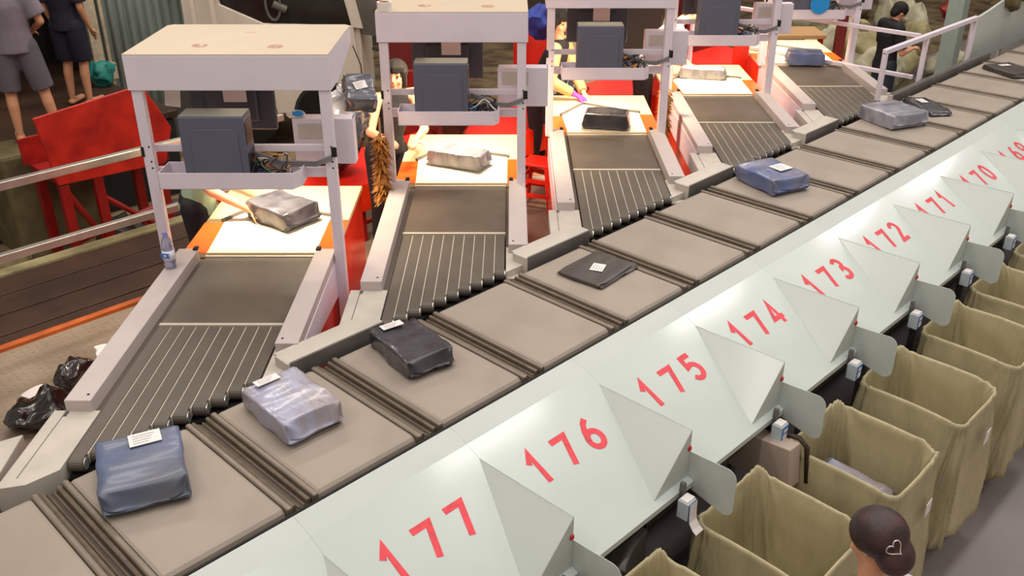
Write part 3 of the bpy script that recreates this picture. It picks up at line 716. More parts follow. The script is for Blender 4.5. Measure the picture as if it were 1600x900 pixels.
# ------------------------------------------------------------------ small things about the stations
p = LP(0, -.46, .60, B+.063)
bt = empty('water_bottle', p); tag(bt, 'clear water bottle with blue lettered label on the left cover of the first station', 'bottle')
MB().lathe([(.0, .0), (.028, .0), (.034, .01), (.035, .05), (.033, .06), (.035, .07), (.035, .125), (.033, .135), (.034, .15), (.026, .185), (.014, .205), (.013, .215), (0, .215)][1:-1], 24).build('body', 'bottle', bt, smooth=True)
MB().lathe([(.016, .212), (.016, .232), (.013, .234)], 20).build('cap', 'bottle_cap', bt)
lb_ = MB().lathe([(.0362, .058), (.0362, .118)], 28).build('label_band', 'bottle_label', bt, smooth=True)
t = MB(); add_text(t, 'ICE', .042, Matrix.Translation((0, 0, .09)) @ Matrix.Rotation(-pi/2+YAW-.25, 4, 'Z') @ Matrix.Translation((0, -.0378, 0)) @ Matrix.Rotation(pi/2, 4, 'X'), .002, .0006); t.build('lettering', 'label_blue', lb_)
# tape roll on the second hood
p = LP(1, hood_x[1][0]+.05, .83, B+1.292)
tr = empty('tape_roll', p); tag(tr, 'white roll of tape on the left corner of the second station hood', 'tape roll')
m = MB(); R = []
for r_, z in ((.05, 0), (.05, .055), (.038, .055), (.038, 0), (.05, 0)): R.append([(r_*cos(2*pi*i/28), r_*sin(2*pi*i/28), z) for i in range(28)])
m.rings(R, cap=False); m.build('tape', 'cloth_white', tr, smooth=False)
m = MB(); R = []
for r_, z in ((.0375, .001), (.0375, .054), (.034, .054), (.034, .001), (.0375, .001)): R.append([(r_*cos(2*pi*i/28), r_*sin(2*pi*i/28), z) for i in range(28)])
m.rings(R, cap=False); m.build('core', 'cardboard', tr)
# feather dusters hanging at the left posts of station two and four
def duster(top, length, rad, label, seed):
    rnd = random.Random(seed); r = empty('feather_duster', top); tag(r, label, 'feather duster', 'fluffy feather dusters')
    m = MB(); m.cyl((0, 0, -length*.95), (0, 0, .12), .008, n=8); m.build('handle', 'cardboard', r)
    f = MB()
    for i in range(620):
        z = -length*rnd.random(); a = rnd.uniform(0, 2*pi); L_ = rad*rnd.uniform(.6, 1.15); u = Vector((cos(a), sin(a), 0)); w = Vector((-sin(a), cos(a), 0))*.009
        p0 = Vector((0, 0, z)); p1 = p0+u*L_*.55+Vector((0, 0, -.01)); p2 = p0+u*L_+Vector((0, 0, -rnd.uniform(.02, .05)))
        f.quad(p0-w*.4, p1-w, p1+w, p0+w*.4); f.quad(p1-w, p2, p2+w*.1, p1+w)
    ff = f.build('feathers', 'feather', r)
    return r
duster(LP(1, -.545, .68, B+.47), .50, .085, 'golden brown feather duster hanging left of the second station', 3)
duster(LP(2, .56, 1.30, B+.30), .42, .08, 'golden brown feather duster hanging between the third and fourth stations', 4)
pt = MB(); pt.box(-.045, .045, -.001, .001, -.07, .07); o = pt.build('paper_note', 'paper', None); o.location = LP(0, -.40, .93, B+1.02); o.rotation_euler = (0, .12, YAW-pi/2); tag(o, 'small pale paper note hanging under the left of the first hood', 'note')
# yellow and black hand scanner hanging by the second station
p = LP(1, -.66, .80, B+.78); sc = empty('hand_scanner', p, YAW); tag(sc, 'yellow and black hand scanner hanging at the left post of the second station', 'scanner')
m = MB(); m.box(-.04, .04, -.03, .03, -.04, .04); m.build('head', 'yellow', sc, bevel=.012)
m = MB(); m.box(-.02, .02, .028, .07, -.055, .03); m.build('window', 'plastic_black', sc, bevel=.008)
m = MB(); m.tube([(0, 0, -.03), (0, -.01, -.09), (0, -.03, -.13)], .017, 10); m.build('grip', 'plastic_black', sc)
m = MB(); m.tube([(0, 0, .03), (-.02, .0, .15), (-.0, .05, .28)], .004, 6); m.build('cord', 'cable_black', sc)
# clear bag of rubbish hanging right of first hood
parcel('grey film parcel with a white label hanging beside the first hood', *LP(0, .60, 1.40, B+.86), YAW-pi/2+.3, .18, .18, .12, 'plastic_slate', 61, .02, .03, (0, 0, .08, .06, .3), tilt=(.6, .1))
def drape(top, w, h, d, m_, label, seed, name='plastic_bag', cat='plastic bag', rz=0):
    b = MB(); R = []
    for j in range(18):
        t = j/17; s_ = (.35+.9*sin(min(1, t*1.9)*pi/2))*(1-.75*max(0, t-.35)/.65); ring = []
        for i in range(40):
            a = 2*pi*i/40; f = 1+.5*noise.noise(Vector((cos(a)*3, sin(a)*3, t*1.2+seed)))+.12*noise.noise(Vector((cos(a)*8, sin(a)*8, t*2+seed)))
            ring.append((w/2*s_*f*cos(a), d/2*s_*f*sin(a), -h*t))
        R.append(ring)
    b.rings(R); o = b.build(name, m_, None, smooth=True); o.location = top; o.rotation_euler = (0, 0, rz); tag(o, label, cat); return o
# red worktables behind the stations
def red_table(k, x, y, w, d, h, label, rz=0, m_='red_plastic'):
    p = LP(k, x, y, 0); r = empty('side_table', (p.x, p.y, DECK), YAW-pi/2+rz); tag(r, label, 'table', 'red side tables')
    m = MB(); m.box(-w/2, w/2, -d/2, d/2, h-.05, h); m.build('table_top', m_, r, bevel=.006)
    for sx in (-1, 1):
        for sy in (-1, 1):
            m = MB(); m.box(sx*(w/2-.04)-.02, sx*(w/2-.04)+.02, sy*(d/2-.04)-.02, sy*(d/2-.04)+.02, 0, h-.05); m.build('leg', 'red_dark', r, bevel=.003)
    m = MB(); m.box(-w/2+.04, w/2-.04, -d/2+.03, -d/2+.05, .2, .24); m.build('stretcher', 'red_dark', r)
    return r
ftg = empty('feed_trough', (3.3, 6.12, DECK)); tag(ftg, 'long red feeding trough running behind the orange packing tables', 'trough')
m = MB(); m.prism([(0, 0, .50), (0, .50, .62), (0, .50, .65), (0, -.02, .54)], (7.4, 0, 0)); m.build('sloping_top', 'red_plastic', ftg)
m = MB(); m.box(0, 7.4, -.02, 0, .30, .54); m.build('front_board', 'orange_red', ftg)
for i in range(8):
    m = MB(); m.box(.1+i*1.0, .16+i*1.0, .02, .08, 0, .50); m.build('leg', 'red_dark', ftg)
def stool(p, label):
    r = empty('plastic_stool', p, .4); tag(r, label, 'stool')
    m = MB(); m.box(-.14, .14, -.14, .14, .43, .46); m.build('seat', 'red_plastic', r, bevel=.02)
    for sx in (-1, 1):
        for sy in (-1, 1):
            m = MB(); a = Vector((sx*.17, sy*.17, 0)); b2 = Vector((sx*.12, sy*.12, .435)); m.seg(a, .022, b2, .026, n=8, cap=False); m.build('leg', 'red_plastic', r)
    for zz in (.14, .28):
        m = MB(); q = .155-.04*zz; m.box(-q, q, -q-.008, -q+.008, zz, zz+.035); m.box(-q, q, q-.008, q+.008, zz, zz+.035); m.box(-q-.008, -q+.008, -q, q, zz, zz+.035); m.box(q-.008, q+.008, -q, q, zz, zz+.035); m.build('rung_band', 'red_plastic', r)
    return r
stool((6.10, 5.62, DECK), 'red plastic stool standing right of the second packing table')
# dark bags heaped behind the stations
heap = [(0, .50, 2.75, .66, .24, 'black plastic bag heaped on the red trough behind the first station'), (1, .30, 2.45, .62, .26, 'black plastic bag heaped on the red trough behind the second station'),
        (2, .35, 2.3, .62, .24, 'dark plastic bag heaped on the red trough behind the third station'), (1, -.30, 2.9, .62, .24, 'black bag on the red trough behind the head of the second packer'), (0, .15, 3.05, .64, .26, 'dark bag on the red trough behind the first monitor')]
def sackblob(p, s, m_, label, seed, cat='bag', group=None, sz=.7, name='plastic_bag'):
    b = MB(); b.ball((0, 0, 0), s, 1, .85, sz, n=18); 
    for v in b.bm.verts:
        nv = noise.noise_vector(v.co*(3.2/s*.4)+Vector((seed*2.3, seed, seed*.7))); v.co += nv*s*.42
        nv = noise.noise_vector(v.co*(9/s*.4)+Vector((seed, seed*2, 1))); v.co += nv*s*.14
    mz = min(v.co.z for v in b.bm.verts)
    for v in b.bm.verts: v.co.z -= mz
    for v in b.bm.verts: v.co.z = max(v.co.z, s*.12)-s*.12
    o = b.build(name, m_, None, smooth=True); o.location = p; tag(o, label, cat, group); return o
for i, (k, x, y, dz, s, lb) in enumerate(heap):
    p = LP(k, x, y, 0); sackblob((p.x, 6.38, DECK+dz-.02), s, 'plastic_bk' if dz else 'plastic_mailer', lb, i+3)

sackblob(LP(0, .46, 1.75, B+.44), .15, 'plastic_slate', 'grey translucent plastic bag hanging between the first and second stations', 5, sz=1.35)
# white pair of shoes between first and second stations belongs to the packer (built with the person)
# parcels dropped on the platform at the left
def fl(x, y, z=DECK): return (x, y, z)
sackblob((1.36, 5.36, DECK+.002), .19, 'plastic_bk', 'black plastic parcel on the platform left of the first station apron', 21, 'parcel', sz=.62, name='parcel')
sackblob((1.68, 5.64, DECK+.002), .13, 'plastic_bk', 'small black bundle on the platform beside the first station cover', 24, 'parcel', sz=.75, name='parcel')
parcel('white crumpled parcel between the two black ones on the platform', 1.44, 5.56, DECK+.002, .2, .16, .18, .09, 'cloth_white', 73, .02, .03)
parcel('white wrapped parcel tucked behind the small black bundle', 1.93, 5.72, DECK+.002, -.3, .12, .2, .12, 'cloth_white', 74, .02, .03)
parcel('small white scrap of film beside the first station apron', 1.48, 5.30, DECK+.002, -.2, .07, .1, .05, 'cloth_white', 75, .015, .02)
# grey step below the first apron at the left edge
m = MB(); m.prism([(.36, 3.66, DECK+.003), (.60, 3.66, DECK+.003), (.93, 4.06, DECK+.003), (.66, 4.12, DECK+.003)], (0, 0, B-.06-DECK)); o = m.build('steel_step', 'steel_grey', None, bevel=.006); tag(o, 'sloping grey steel panel beside the first station apron at the left edge', 'panel')

# ------------------------------------------------------------------ handrails
def rail_run(name, label, x0, y0, x1, y1, zs, posts, r_=.022, base=DECK, m_='aluminium'):
    r = empty(name, (x0, y0, base)); tag(r, label, 'handrail'); d = Vector((x1-x0, y1-y0, 0))
    for z in zs:
        m = MB(); a = Vector((0, 0, z)); b2 = d+Vector((0, 0, z)); L_ = d.length; rot = d.to_track_quat('X', 'Z').to_matrix().to_4x4()
        m.box(0, L_, -r_, r_, z-r_, z+r_, rot); m.build('rail', m_, r, bevel=.004)
    for t in posts:
        m = MB(); q = d*t; m.box(q.x-r_, q.x+r_, q.y-r_, q.y+r_, -.05, zs[0]+r_); m.build('post', m_, r, bevel=.004)
    return r
rail_run('handrail', 'silver two bar handrail along the platform edge at the left', -2.5, 6.56, 4.0, 6.56, (1.13, .63), (0, .35, .93), .028)
hr = empty('handrail', (8.75, 3.66, B)); tag(hr, 'white handrail frame beside the sorter right of the fifth station', 'handrail')
for dx in (.03, .97, 2.25):
    m = MB(); m.box(dx-.022, dx+.022, -.022, .022, -.02, .46); m.build('post', 'steel_white', hr, bevel=.004)
m = MB(); m.box(.008, 2.272, -.024, .024, .445, .49); m.build('top_bar', 'steel_white', hr, bevel=.004)
rail_run('handrail', 'white two bar handrail closing the far end of the platform', 9.7, 3.72, 9.7, 6.45, (1.34, .92), (1.0,), .02, m_='steel_white')

# ------------------------------------------------------------------ background at the left: red loading conveyor, container, people, truck
lc = empty('loading_conveyor', (3.0, 8.9, 0)); tag(lc, 'red tarpaulin sided loading conveyor on red legs behind the handrail', 'conveyor')
m = MB(); m.prism([(-.15, -.25, .95), (.9, -.25, .91), (1.02, -.25, 1.25), (.80, -.25, 1.72), (-.24, -.25, 1.61)], (0, .03, 0)); m.build('side_sheet', 'tarp', lc, bevel=.01)
m = MB(); m.prism([(-.2, .42, 1.0), (.9, .42, .95), (.9, .42, 1.30), (-.2, .42, 1.25)], (0, .03, 0)); m.build('side_sheet', 'tarp', lc)
m = MB(); m.prism([(-.15, -.22, 1.0), (.95, -.22, .98), (.95, .42, .98), (-.15, .42, 1.0)], (0, 0, -.05)); m.build('belt_bed', 'red_dark', lc)
for x, y in ((-.1, -.2), (.22, -.2), (-.1, .38), (.85, -.2), (.85, .38)):
    m = MB(); m.box(x-.045, x+.045, y-.04, y+.04, 0, .94); m.build('leg', 'red_dark', lc, bevel=.006)
m = MB(); m.tube([(-.1, -.2, .35), (.85, -.2, .5)], .03, 6); m.tube([(.22, -.2, .75), (.85, -.2, .15)], .03, 6); m.tube([(-.1, -.2, .9), (.22, -.2, .2)], .03, 6); m.build('brace', 'red_dark', lc)
# litter and pallets on the ground
for i, (x, y, s) in enumerate(((1.9, 8.6, .28), (2.4, 9.2, .22), (3.5, 9.1, .25), (1.3, 9.4, .3), (2.9, 8.4, .16), (4.2, 9.3, .2))):
    sackblob((x, y, .013), s, ['ground_dark', 'sack_olive', 'plastic_mailer'][i % 3], ['crumpled brown paper bundle on the ground under the handrail', 'olive rag heap on the ground by the red legs', 'dull grey bag on the ground under the red conveyor', 'brown paper bundle at the far left below the standing man', 'small olive rag near the red leg', 'grey bag on the ground at the red conveyor foot'][i], 40+i, 'litter', sz=.45, name='litter_bundle')
# trailer with an open side: floor, dark inside, cream post, corrugated door
tr = empty('cargo_container', (0, 0, 0)); tag(tr, 'corrugated grey green cargo container with a cream door post and dark open side', 'container')
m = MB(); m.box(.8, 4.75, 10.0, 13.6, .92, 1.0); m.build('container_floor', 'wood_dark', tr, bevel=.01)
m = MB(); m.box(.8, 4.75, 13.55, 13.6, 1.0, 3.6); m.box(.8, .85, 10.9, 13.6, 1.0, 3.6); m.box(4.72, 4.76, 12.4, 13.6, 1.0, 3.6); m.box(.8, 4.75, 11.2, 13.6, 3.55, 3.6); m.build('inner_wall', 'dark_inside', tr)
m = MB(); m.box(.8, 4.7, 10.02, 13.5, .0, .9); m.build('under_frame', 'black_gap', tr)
pA = Vector((4.92, 12.2)); pB = Vector((6.7, 12.2))
m = MB(); n = 46; R0, R1 = [], []
for i in range(n*4+1):
    t_ = i/(n*4); ph = (t_*n/3.2) % 1; off = .03*(1 if ph < .35 else (1-(ph-.35)/.15*2 if ph < .5 else (-1 if ph < .85 else -1+(ph-.85)/.15*2)))
    q = pA.lerp(pB, t_)+Vector((0, 1))*off; R0.append((q.x, q.y, .4)); R1.append((q.x, q.y, 4.2))
m.rings([R0, R1], cap=False, closed=False); o = m.build('corrugated_door', 'container', tr); s_ = o.modifiers.new('t', 'SOLIDIFY'); s_.thickness = .01
m = MB(); m.box(4.76, 4.9, 12.1, 12.25, .6, 4.2); m.build('door_post', 'container_post', tr, bevel=.01)
m = MB(); m.cyl((4.95, 12.08, .6), (4.95, 12.08, 4.2), .022, n=10); m.box(4.90, 5.0, 12.03, 12.1, .95, 1.15); m.build('lock_rod', 'container_post', tr)
tbl = sackblob((4.62, 11.6, 1.0), .15, 'teal', 'small teal bag on the dark container floor by the cream door post', 170, sz=1.0)
sl = MB(); sl.prism([(2.65, 9.5, 0), (3.5, 9.5, 0), (3.6, 10.06, 0), (2.6, 10.06, 0)], (0, 0, 1.06)); o = sl.build('stone_ledge', 'sack_olive', None, bevel=.04); tag(o, 'rough brown ledge the man in grey shorts stands on', 'ledge')
# truck cab
tk = empty('truck', (6.4, 10.5, 0), YAW-pi/2+.04); tag(tk, 'cream white truck cab with dark side window and mirror behind the first hood', 'truck')
m = MB()
prof = [(-1.08, .5), (-1.08, 2.9), (-.75, 2.9), (-.62, 1.9), (-.1, 1.66), (1.02, 1.62), (1.10, .5)]
m.prism([(x, 0, z) for x, z in prof], (0, .06, 0)); m.build('door', 'truck_paint', tk, bevel=.01)
m = MB(); m.box(-1.08, 1.1, .06, 1.4, .5, 1.6); m.box(-1.08, -.8, .06, 1.4, 1.6, 2.9); m.build('body', 'truck_paint', tk, bevel=.02)
m = MB(); m.prism([(-.78, 2.9, 0), (-.6, 1.88, 0), (-.1, 1.64, 0), (1.0, 1.6, 0), (.72, 2.9, 0)], (0, 0, .01)); 
for v in m.bm.verts: v.co = Vector((v.co.x, .03+v.co.z, v.co.y))
m.build('side_window', 'truck_glass', tk)
m = MB(); m.prism([(1.0, 0, 1.6), (1.14, 0, 1.58), (.86, 0, 2.95), (.72, 0, 2.95)], (0, .06, 0)); m.build('front_pillar', 'truck_paint', tk, bevel=.01)
m = MB(); m.prism([(1.12, .05, 1.5), (1.75, .5, 1.35), (1.5, .5, 2.95), (.85, .05, 2.95)], (-.02, .03, 0)); m.build('windscreen', 'grey_plastic', tk)
m = MB(); m.box(1.75, 2.15, .45, .6, .4, 3.0); m.build('front_panel', 'container_post', tk, bevel=.02)
m = MB(); R = [[(.0+.19*cos(2*pi*i/24)*.5+.02*cos(2*pi*j/8)*cos(2*pi*i/24), .3, 1.95+.19*sin(2*pi*i/24)) for j in range(1)] for i in range(2)]
m = MB(); m.tube([(.05+.09*cos(2*pi*i/24), -.01+.0, 1.9+.2*sin(2*pi*i/24)) for i in range(25)], .018, 6); m.cyl((.05, -.01, 1.9), (.2, .02, 1.82), .05, n=10); m.build('steering_wheel', 'grey_plastic', tk)
m = MB(); m.tube([(1.25, -.05, 1.35), (1.7, -.15, 1.3), (2.02, -.2, 1.45), (2.05, -.2, 2.0)], .02, 8); m.build('mirror_arm', 'plastic_black', tk)
m = MB(); m.box(1.98, 2.12, -.26, -.16, 1.75, 2.6); m.build('wing_mirror', 'grey_plastic', tk, bevel=.04)
m = MB(); m.ball((1.42, -.1, 1.86), .16, .9, .4, 1.1); m.build('round_mirror', 'grey_plastic', tk, smooth=True)
for xx in (-.5, .62):
    m = MB(); R = []
    for r_, y in ((.2, -.05), (.42, -.05), (.46, 0), (.46, .2), (.42, .24), (.2, .24)): R.append([(xx+r_*cos(2*pi*i/28), y, .46+r_*sin(2*pi*i/28)) for i in range(28)])
    m.rings(R); m.build('wheel', 'plastic_black', tk)
# white framed rack left of the cab
m = MB(); R_ = YAW-pi/2
rk = empty('ladder_rack', (5.62, 10.80, 0), R_); tag(rk, 'white upright ladder frame between the container and the truck cab', 'ladder')
m = MB(); m.box(-.12, -.06, 0, .05, 0, 3.0); m.box(.12, .18, 0, .05, 0, 3.0); m.build('upright', 'truck_paint', rk, bevel=.01)
for z in (1.2, 1.65, 2.1, 2.55): m = MB(); m.box(-.06, .12, .01, .04, z, z+.04); m.build('rung', 'truck_paint', rk)
m = MB(); m.box(-1.0, -.5, 0, .4, 0, 1.25); m.box(-.9, -.6, .02, .4, 1.25, 1.4); o = m.build('grey_cabinet', 'grey_plastic', None, bevel=.03); o.location = (6.3, 11.3, 0); o.rotation_euler = (0, 0, R_); tag(o, 'grey hump topped bin in front of the corrugated container', 'bin')
# maroon partition and red racks behind the stations
def panel(k, x, y, w, z0, z1, m_, label, name='partition_board', d=.05, rz=0):
    p = LP(k, x, y, 0); o = MB().box(-w/2, w/2, 0, d, z0, z1).build(name, m_, None, bevel=.01); o.location = (p.x, p.y, 0); o.rotation_euler = (0, 0, YAW-pi/2+rz); tag(o, label, 'board'); return o
panel(1, -.75, 4.3, .55, 0, 3.6, 'maroon', 'maroon upright board between the truck mirror and the second hood')
panel(1, -.55, 3.55, .5, 0, 1.75, 'red_dark', 'dark red low board behind the left post of the second station')
panel(2, -.55, 3.2, .5, 0, 1.95, 'red_plastic', 'bright red board between the second and third hoods', rz=.25)
panel(1, 1.25, 5.2, .5, 0, 3.6, 'container_post', 'pale upright board left of the third hood')
sackblob(unproj(843, 62, 9.4), .15, 'blue_cloth', 'blue bag behind the right post of the second station', 81, sz=1.0)
panel(3, .55, 4.3, .55, 0, 2.35, 'red_dark', 'dark red board behind the fourth station')
panel(3, .55, 2.32, .20, DECK, B+.35, 'red_plastic', 'bright red sheet right of the fourth packing table', rz=.5)
panel(3, -.5, 4.4, .9, 0, 2.6, 'hall_wall', 'brown board behind the third and fourth stations')
panel(0, .7, 4.8, 1.2, 0, 1.25, 'red_dark', 'dark red board behind the first packing table')

# ------------------------------------------------------------------ background at the right
m = MB(); m.box(0, .24, 0, .24, 0, 6); o = m.build('steel_column', 'column_green', None, bevel=.01); o.location = (15.0, 5.2, 0); tag(o, 'pale green square steel column at the upper right', 'column')
sp = empty('side_screen', (11.2, 3.74, 0)); tag(sp, 'pale green screen panel behind the far end of the sorter', 'panel')
m = MB(); m.prism([(0, 0, B-.1), (9, 0, B-.1), (9, 0, B+1.0), (1.6, 0, B+.62), (.5, 0, B+.46), (0, 0, B+.40)], (0, .03, 0)); m.build('sheet', 'chute', sp)
m = MB(); m.box(1.2, 1.26, .03, .06, 0, B+.45); m.build('post', 'steel_grey', sp)
random.seed(11)
k_ = 0
for i in range(34):
    x = 12.6+random.random()*4.6; y = 5.4+random.random()*3.4; s = random.uniform(.28, .46); z = 0 if i < 18 else .35+random.random()*.25
    if abs(x-15.45) < .6 and y < 6.2: x += 1.2
    where = ['low in the heap by the green column', 'on top of the heap beyond the handrail', 'at the back of the heap by the wall', 'at the left side of the heap near the man in black'][i % 4]
    sackblob((x, y, z), s, ['sack_pale', 'sack', 'sack_olive'][i % 3], '%s cloth sack %s' % (['pale', 'beige', 'olive'][i % 3], where), 100+i, 'sack', 'heap of cloth sacks at the upper right', .75, name='cloth_sack')
for i in range(5):
    sackblob((12.3+i*.42, 3.80, B+.34+.06*i), .22, 'sack_olive', 'folded olive sack draped over the pale green screen', 150+i, 'sack', 'olive sacks on the green screen', 1.0, name='cloth_sack')
sackblob(unproj(1484, 34, 15.0), .2, 'red_dark', 'dark red bag on the sack heap behind the green column', 160, 'bag', name='cloth_bag')
# brown table frame behind fifth station
wt = empty('work_bench', (*LP(4, .1, 3.6, 0).xy, 0), YAW-pi/2); tag(wt, 'brown bench behind the fifth packing station', 'bench')
m = MB(); m.box(-.9, 1.0, 0, .6, 1.25, 1.3); m.build('bench_top', 'cardboard', wt, bevel=.005)
for x in (-.85, .9): m = MB(); m.box(x, x+.06, 0, .06, 0, 1.25); m.build('leg', 'red_dark', wt)
panel(4, 1.2, 3.3, .12, 0, 3.4, 'maroon', 'maroon upright post behind the man in black', d=.12)
panel(4, -.9, 3.4, .5, 0, 2.6, 'maroon', 'maroon board left of the fifth hood')

# ------------------------------------------------------------------ people
def hand(mb, wrist, direction, palm_n, side, curl=.35, s=1.0, thumb=1):
    # palm, four fingers and a thumb leaving the side of the palm
    d = Vector(direction).normalized(); n = Vector(palm_n); n = (n - d*n.dot(d)).normalized(); w = d.cross(n)*side
    w0 = Vector(wrist); pc = w0 + d*.085*s
    mb.seg(w0, .026*s, pc, .040*s, side=w, k=.62, k1=.40, n=12)
    for i, (off, L_, r) in enumerate(((.030, .072, .0088), (.010, .080, .0092), (-.010, .075, .0088), (-.029, .060, .0078))):
        p = pc + w*off*s; dd = d.copy(); 
        for j in range(3):
            seg_l = L_*s*(.46, .31, .23)[j]; dd = (dd + n*curl*(j+.6)*.55).normalized(); q = p+dd*seg_l
            mb.seg(p, r*s*(1-.08*j), q, r*s*(.94-.08*j), n=8); p = q
    p = w0 + d*.030*s + w*.026*s; dd = (d*.6 + w*.8 + n*.25).normalized()
    for L_, r in ((.038, .0125), (.030, .0105), (.022, .0092)):
        q = p+dd*L_*s; mb.seg(p, r*s, q, r*.92*s, n=8); p = q; dd = (dd + d*.35 + n*.15).normalized()
def person(label, loc, rz, J, clothes, hairmat='hair', hair='short', s=1.0, shoes='shoe', skin='skin', voxel=.011, hands=True, gloves=None, curl=.35, face=True, group=None):
    r = empty('person', loc, rz); tag(r, label, 'person', group); r.scale = (s, s, s)
    D = dict(hip=(0, 0, .92), waist=(0, 0, 1.05), chest=(0, .0, 1.27), neck=(0, -.01, 1.42), head=(0, .02, 1.55), look=(0, 1, -.1),
             hl=(-.09, 0, .90), hr=(.09, 0, .90), kl=(-.10, .02, .48), kr=(.10, .02, .48), al=(-.11, -.02, .08), ar=(.11, -.02, .08),
             sl=(-.17, 0, 1.37), sr=(.17, 0, 1.37), el=(-.22, -.02, 1.10), er=(.22, -.02, 1.10), wl=(-.22, .10, .86), wr=(.22, .10, .86),
             fl=(-.13, .16, .035), fr=(.13, .16, .035), hdl=None, hdr=None, pnl=(0, 0, -1), pnr=(0, 0, -1))
    D.update(J); V = {k: (Vector(v) if v is not None else None) for k, v in D.items()}
    b = MB(); X = (V['sr']-V['sl']).normalized()
    b.seg(V['hip'], .135, V['waist'], .115, X, .72); b.seg(V['waist'], .115, V['chest'], .135, X, .74); b.seg(V['chest'], .135, (V['sl']+V['sr'])/2, .11, X, .7)
    b.seg(V['sl'], .05, V['sr'], .05, n=12); b.seg((V['sl']+V['sr'])/2, .055, V['head']-Vector((0, 0, .03)), .050, n=14)
    for q in 'lr':
        b.seg(V['h'+q], .088, V['k'+q], .055); kk, aa = V['k'+q], V['a'+q]; mid = kk.lerp(aa, .3)+Vector((0, -.015, 0))
        b.seg(kk, .053, mid, .054); b.seg(mid, .054, aa, .034)
        b.seg(aa-Vector((0, 0, .03)), .036, V['f'+q], .030, Vector((1, 0, 0)), .9)
        b.seg(V['s'+q], .050, V['e'+q], .037); b.seg(V['e'+q], .038, V['w'+q], .024)
        if hands and not (gloves and q in gloves):
            hd = V['hd'+q] if V['hd'+q] is not None else (V['w'+q]-V['e'+q])
            hand(b, V['w'+q], hd, V['pn'+q], 1 if q == 'l' else -1, curl)
    # head
    Lk = V['look'].normalized(); up = Vector((0, 0, 1)); rt = Lk.cross(up).normalized(); up = rt.cross(Lk); H = V['head']
    rot = Matrix((rt, Lk, up)).transposed(); hp = lambda x, y, z: H + rot @ Vector((x, y, z))
    b.ball(hp(0, -.005, .035), .088, .86, 1.06, .98, rot); b.ball(hp(0, .018, -.035), .066, .86, .98, 1.12, rot)
    b.seg(hp(0, .086, .022), .009, hp(0, .103, -.014), .014, n=10)             # nose
    b.ball(hp(0, .074, -.080), .02, 1.1, .8, .8, rot, 8); b.ball(hp(0, .082, -.046), .016, 1.5, .6, .7, rot, 8)
    for sx in (-1, 1):
        b.ball(hp(sx*.078, -.005, -.003), .026, .35, .7, 1.1, rot, 8); b.ball(hp(sx*.036, .062, -.022), .026, 1, .8, .9, rot, 8); b.ball(hp(sx*.030, .079, .034), .014, 1.5, .6, .5, rot, 8)
    fuse(b, 'body', skin, r, voxel, 2)
    if face:
        f = MB()
        for sx in (-1, 1): f.ball(hp(sx*.030, .079, .016), .0085, 1.4, .6, .75, rot, 8)
        f.build('eyes', 'eye', r, smooth=True)
        f = MB()
        for sx in (-1, 1): f.tube([hp(sx*.014, .089, .040), hp(sx*.030, .086, .045), hp(sx*.044, .076, .040)], .0025, 6)
        f.build('eyebrows', 'hair', r)
        f = MB(); f.ball(hp(0, .093, -.048), .011, 1.9, .6, .55, rot, 8); f.build('lips', 'lip', r, smooth=True)
    h = MB()
    if hair == 'short':
        h.ball(hp(0, -.018, .052), .098, .94, 1.05, .92, rot); h.ball(hp(0, -.055, .0), .075, 1, .7, 1.1, rot)
        fuse(h, 'hair', hairmat, r, .012, 2)
    elif hair == 'fringe':
        h.ball(hp(0, -.020, .050), .100, .96, 1.05, .95, rot); h.ball(hp(0, -.05, -.03), .085, .98, .62, 1.3, rot)
        for sx in (-1, 1): h.seg(hp(sx*.08, .03, .05), .022, hp(sx*.078, .02, -.06), .014, n=8)
        for i in range(9): x = -.064+.016*i; h.seg(hp(x*.8, .040, .118-abs(x)*.3), .022, hp(x*1.05, .080-abs(x)*.45, .082), .018, n=8); h.seg(hp(x*1.05, .080-abs(x)*.45, .085), .017, hp(x*1.1, .092-abs(x)*.5, .048+.007*(i % 2)), .007, n=8)
        fuse(h, 'hair', hairmat, r, .007, 1)
    elif hair == 'net':
        h.ball(hp(0, -.022, .048), .104, .98, 1.08, .96, rot); h.ball(hp(0, -.080, -.030), .078, 1.0, .9, 1.05, rot); h.seg(hp(0, -.06, -.02), .06, hp(0, -.075, -.09), .034)
        o = fuse(h, 'hair', hairmat, r, .008, 3)
        cl = MB(); cn = Vector((-.10, -.80, .58)).normalized(); cu = Vector((1, .1, 0)); cu = (cu-cn*cu.dot(cn)).normalized(); cv = cn.cross(cu); cu, cv = (cu*.8+cv*.6), (cv*.8-cu*.6)
        c0 = H+Vector((.01, -.02, .0)); P = []
        for i in range(29):
            a = 2*pi*i/28; q = c0 + cu*.0019*16*sin(a)**3*.95 + cv*.0019*(13*cos(a)-5*cos(2*a)-2*cos(3*a)-cos(4*a))
            ok, hit, nrm, _ = o.ray_cast(q+cn*.4, -cn)
            if ok: P.append(hit+cn*.002)
        cl.tube(P, .003, 6); q = cl.build('hair_clip', 'hair_clip', r, smooth=True); q['label'] = 'silver heart shaped hair clip'
        for v in range(5): pass
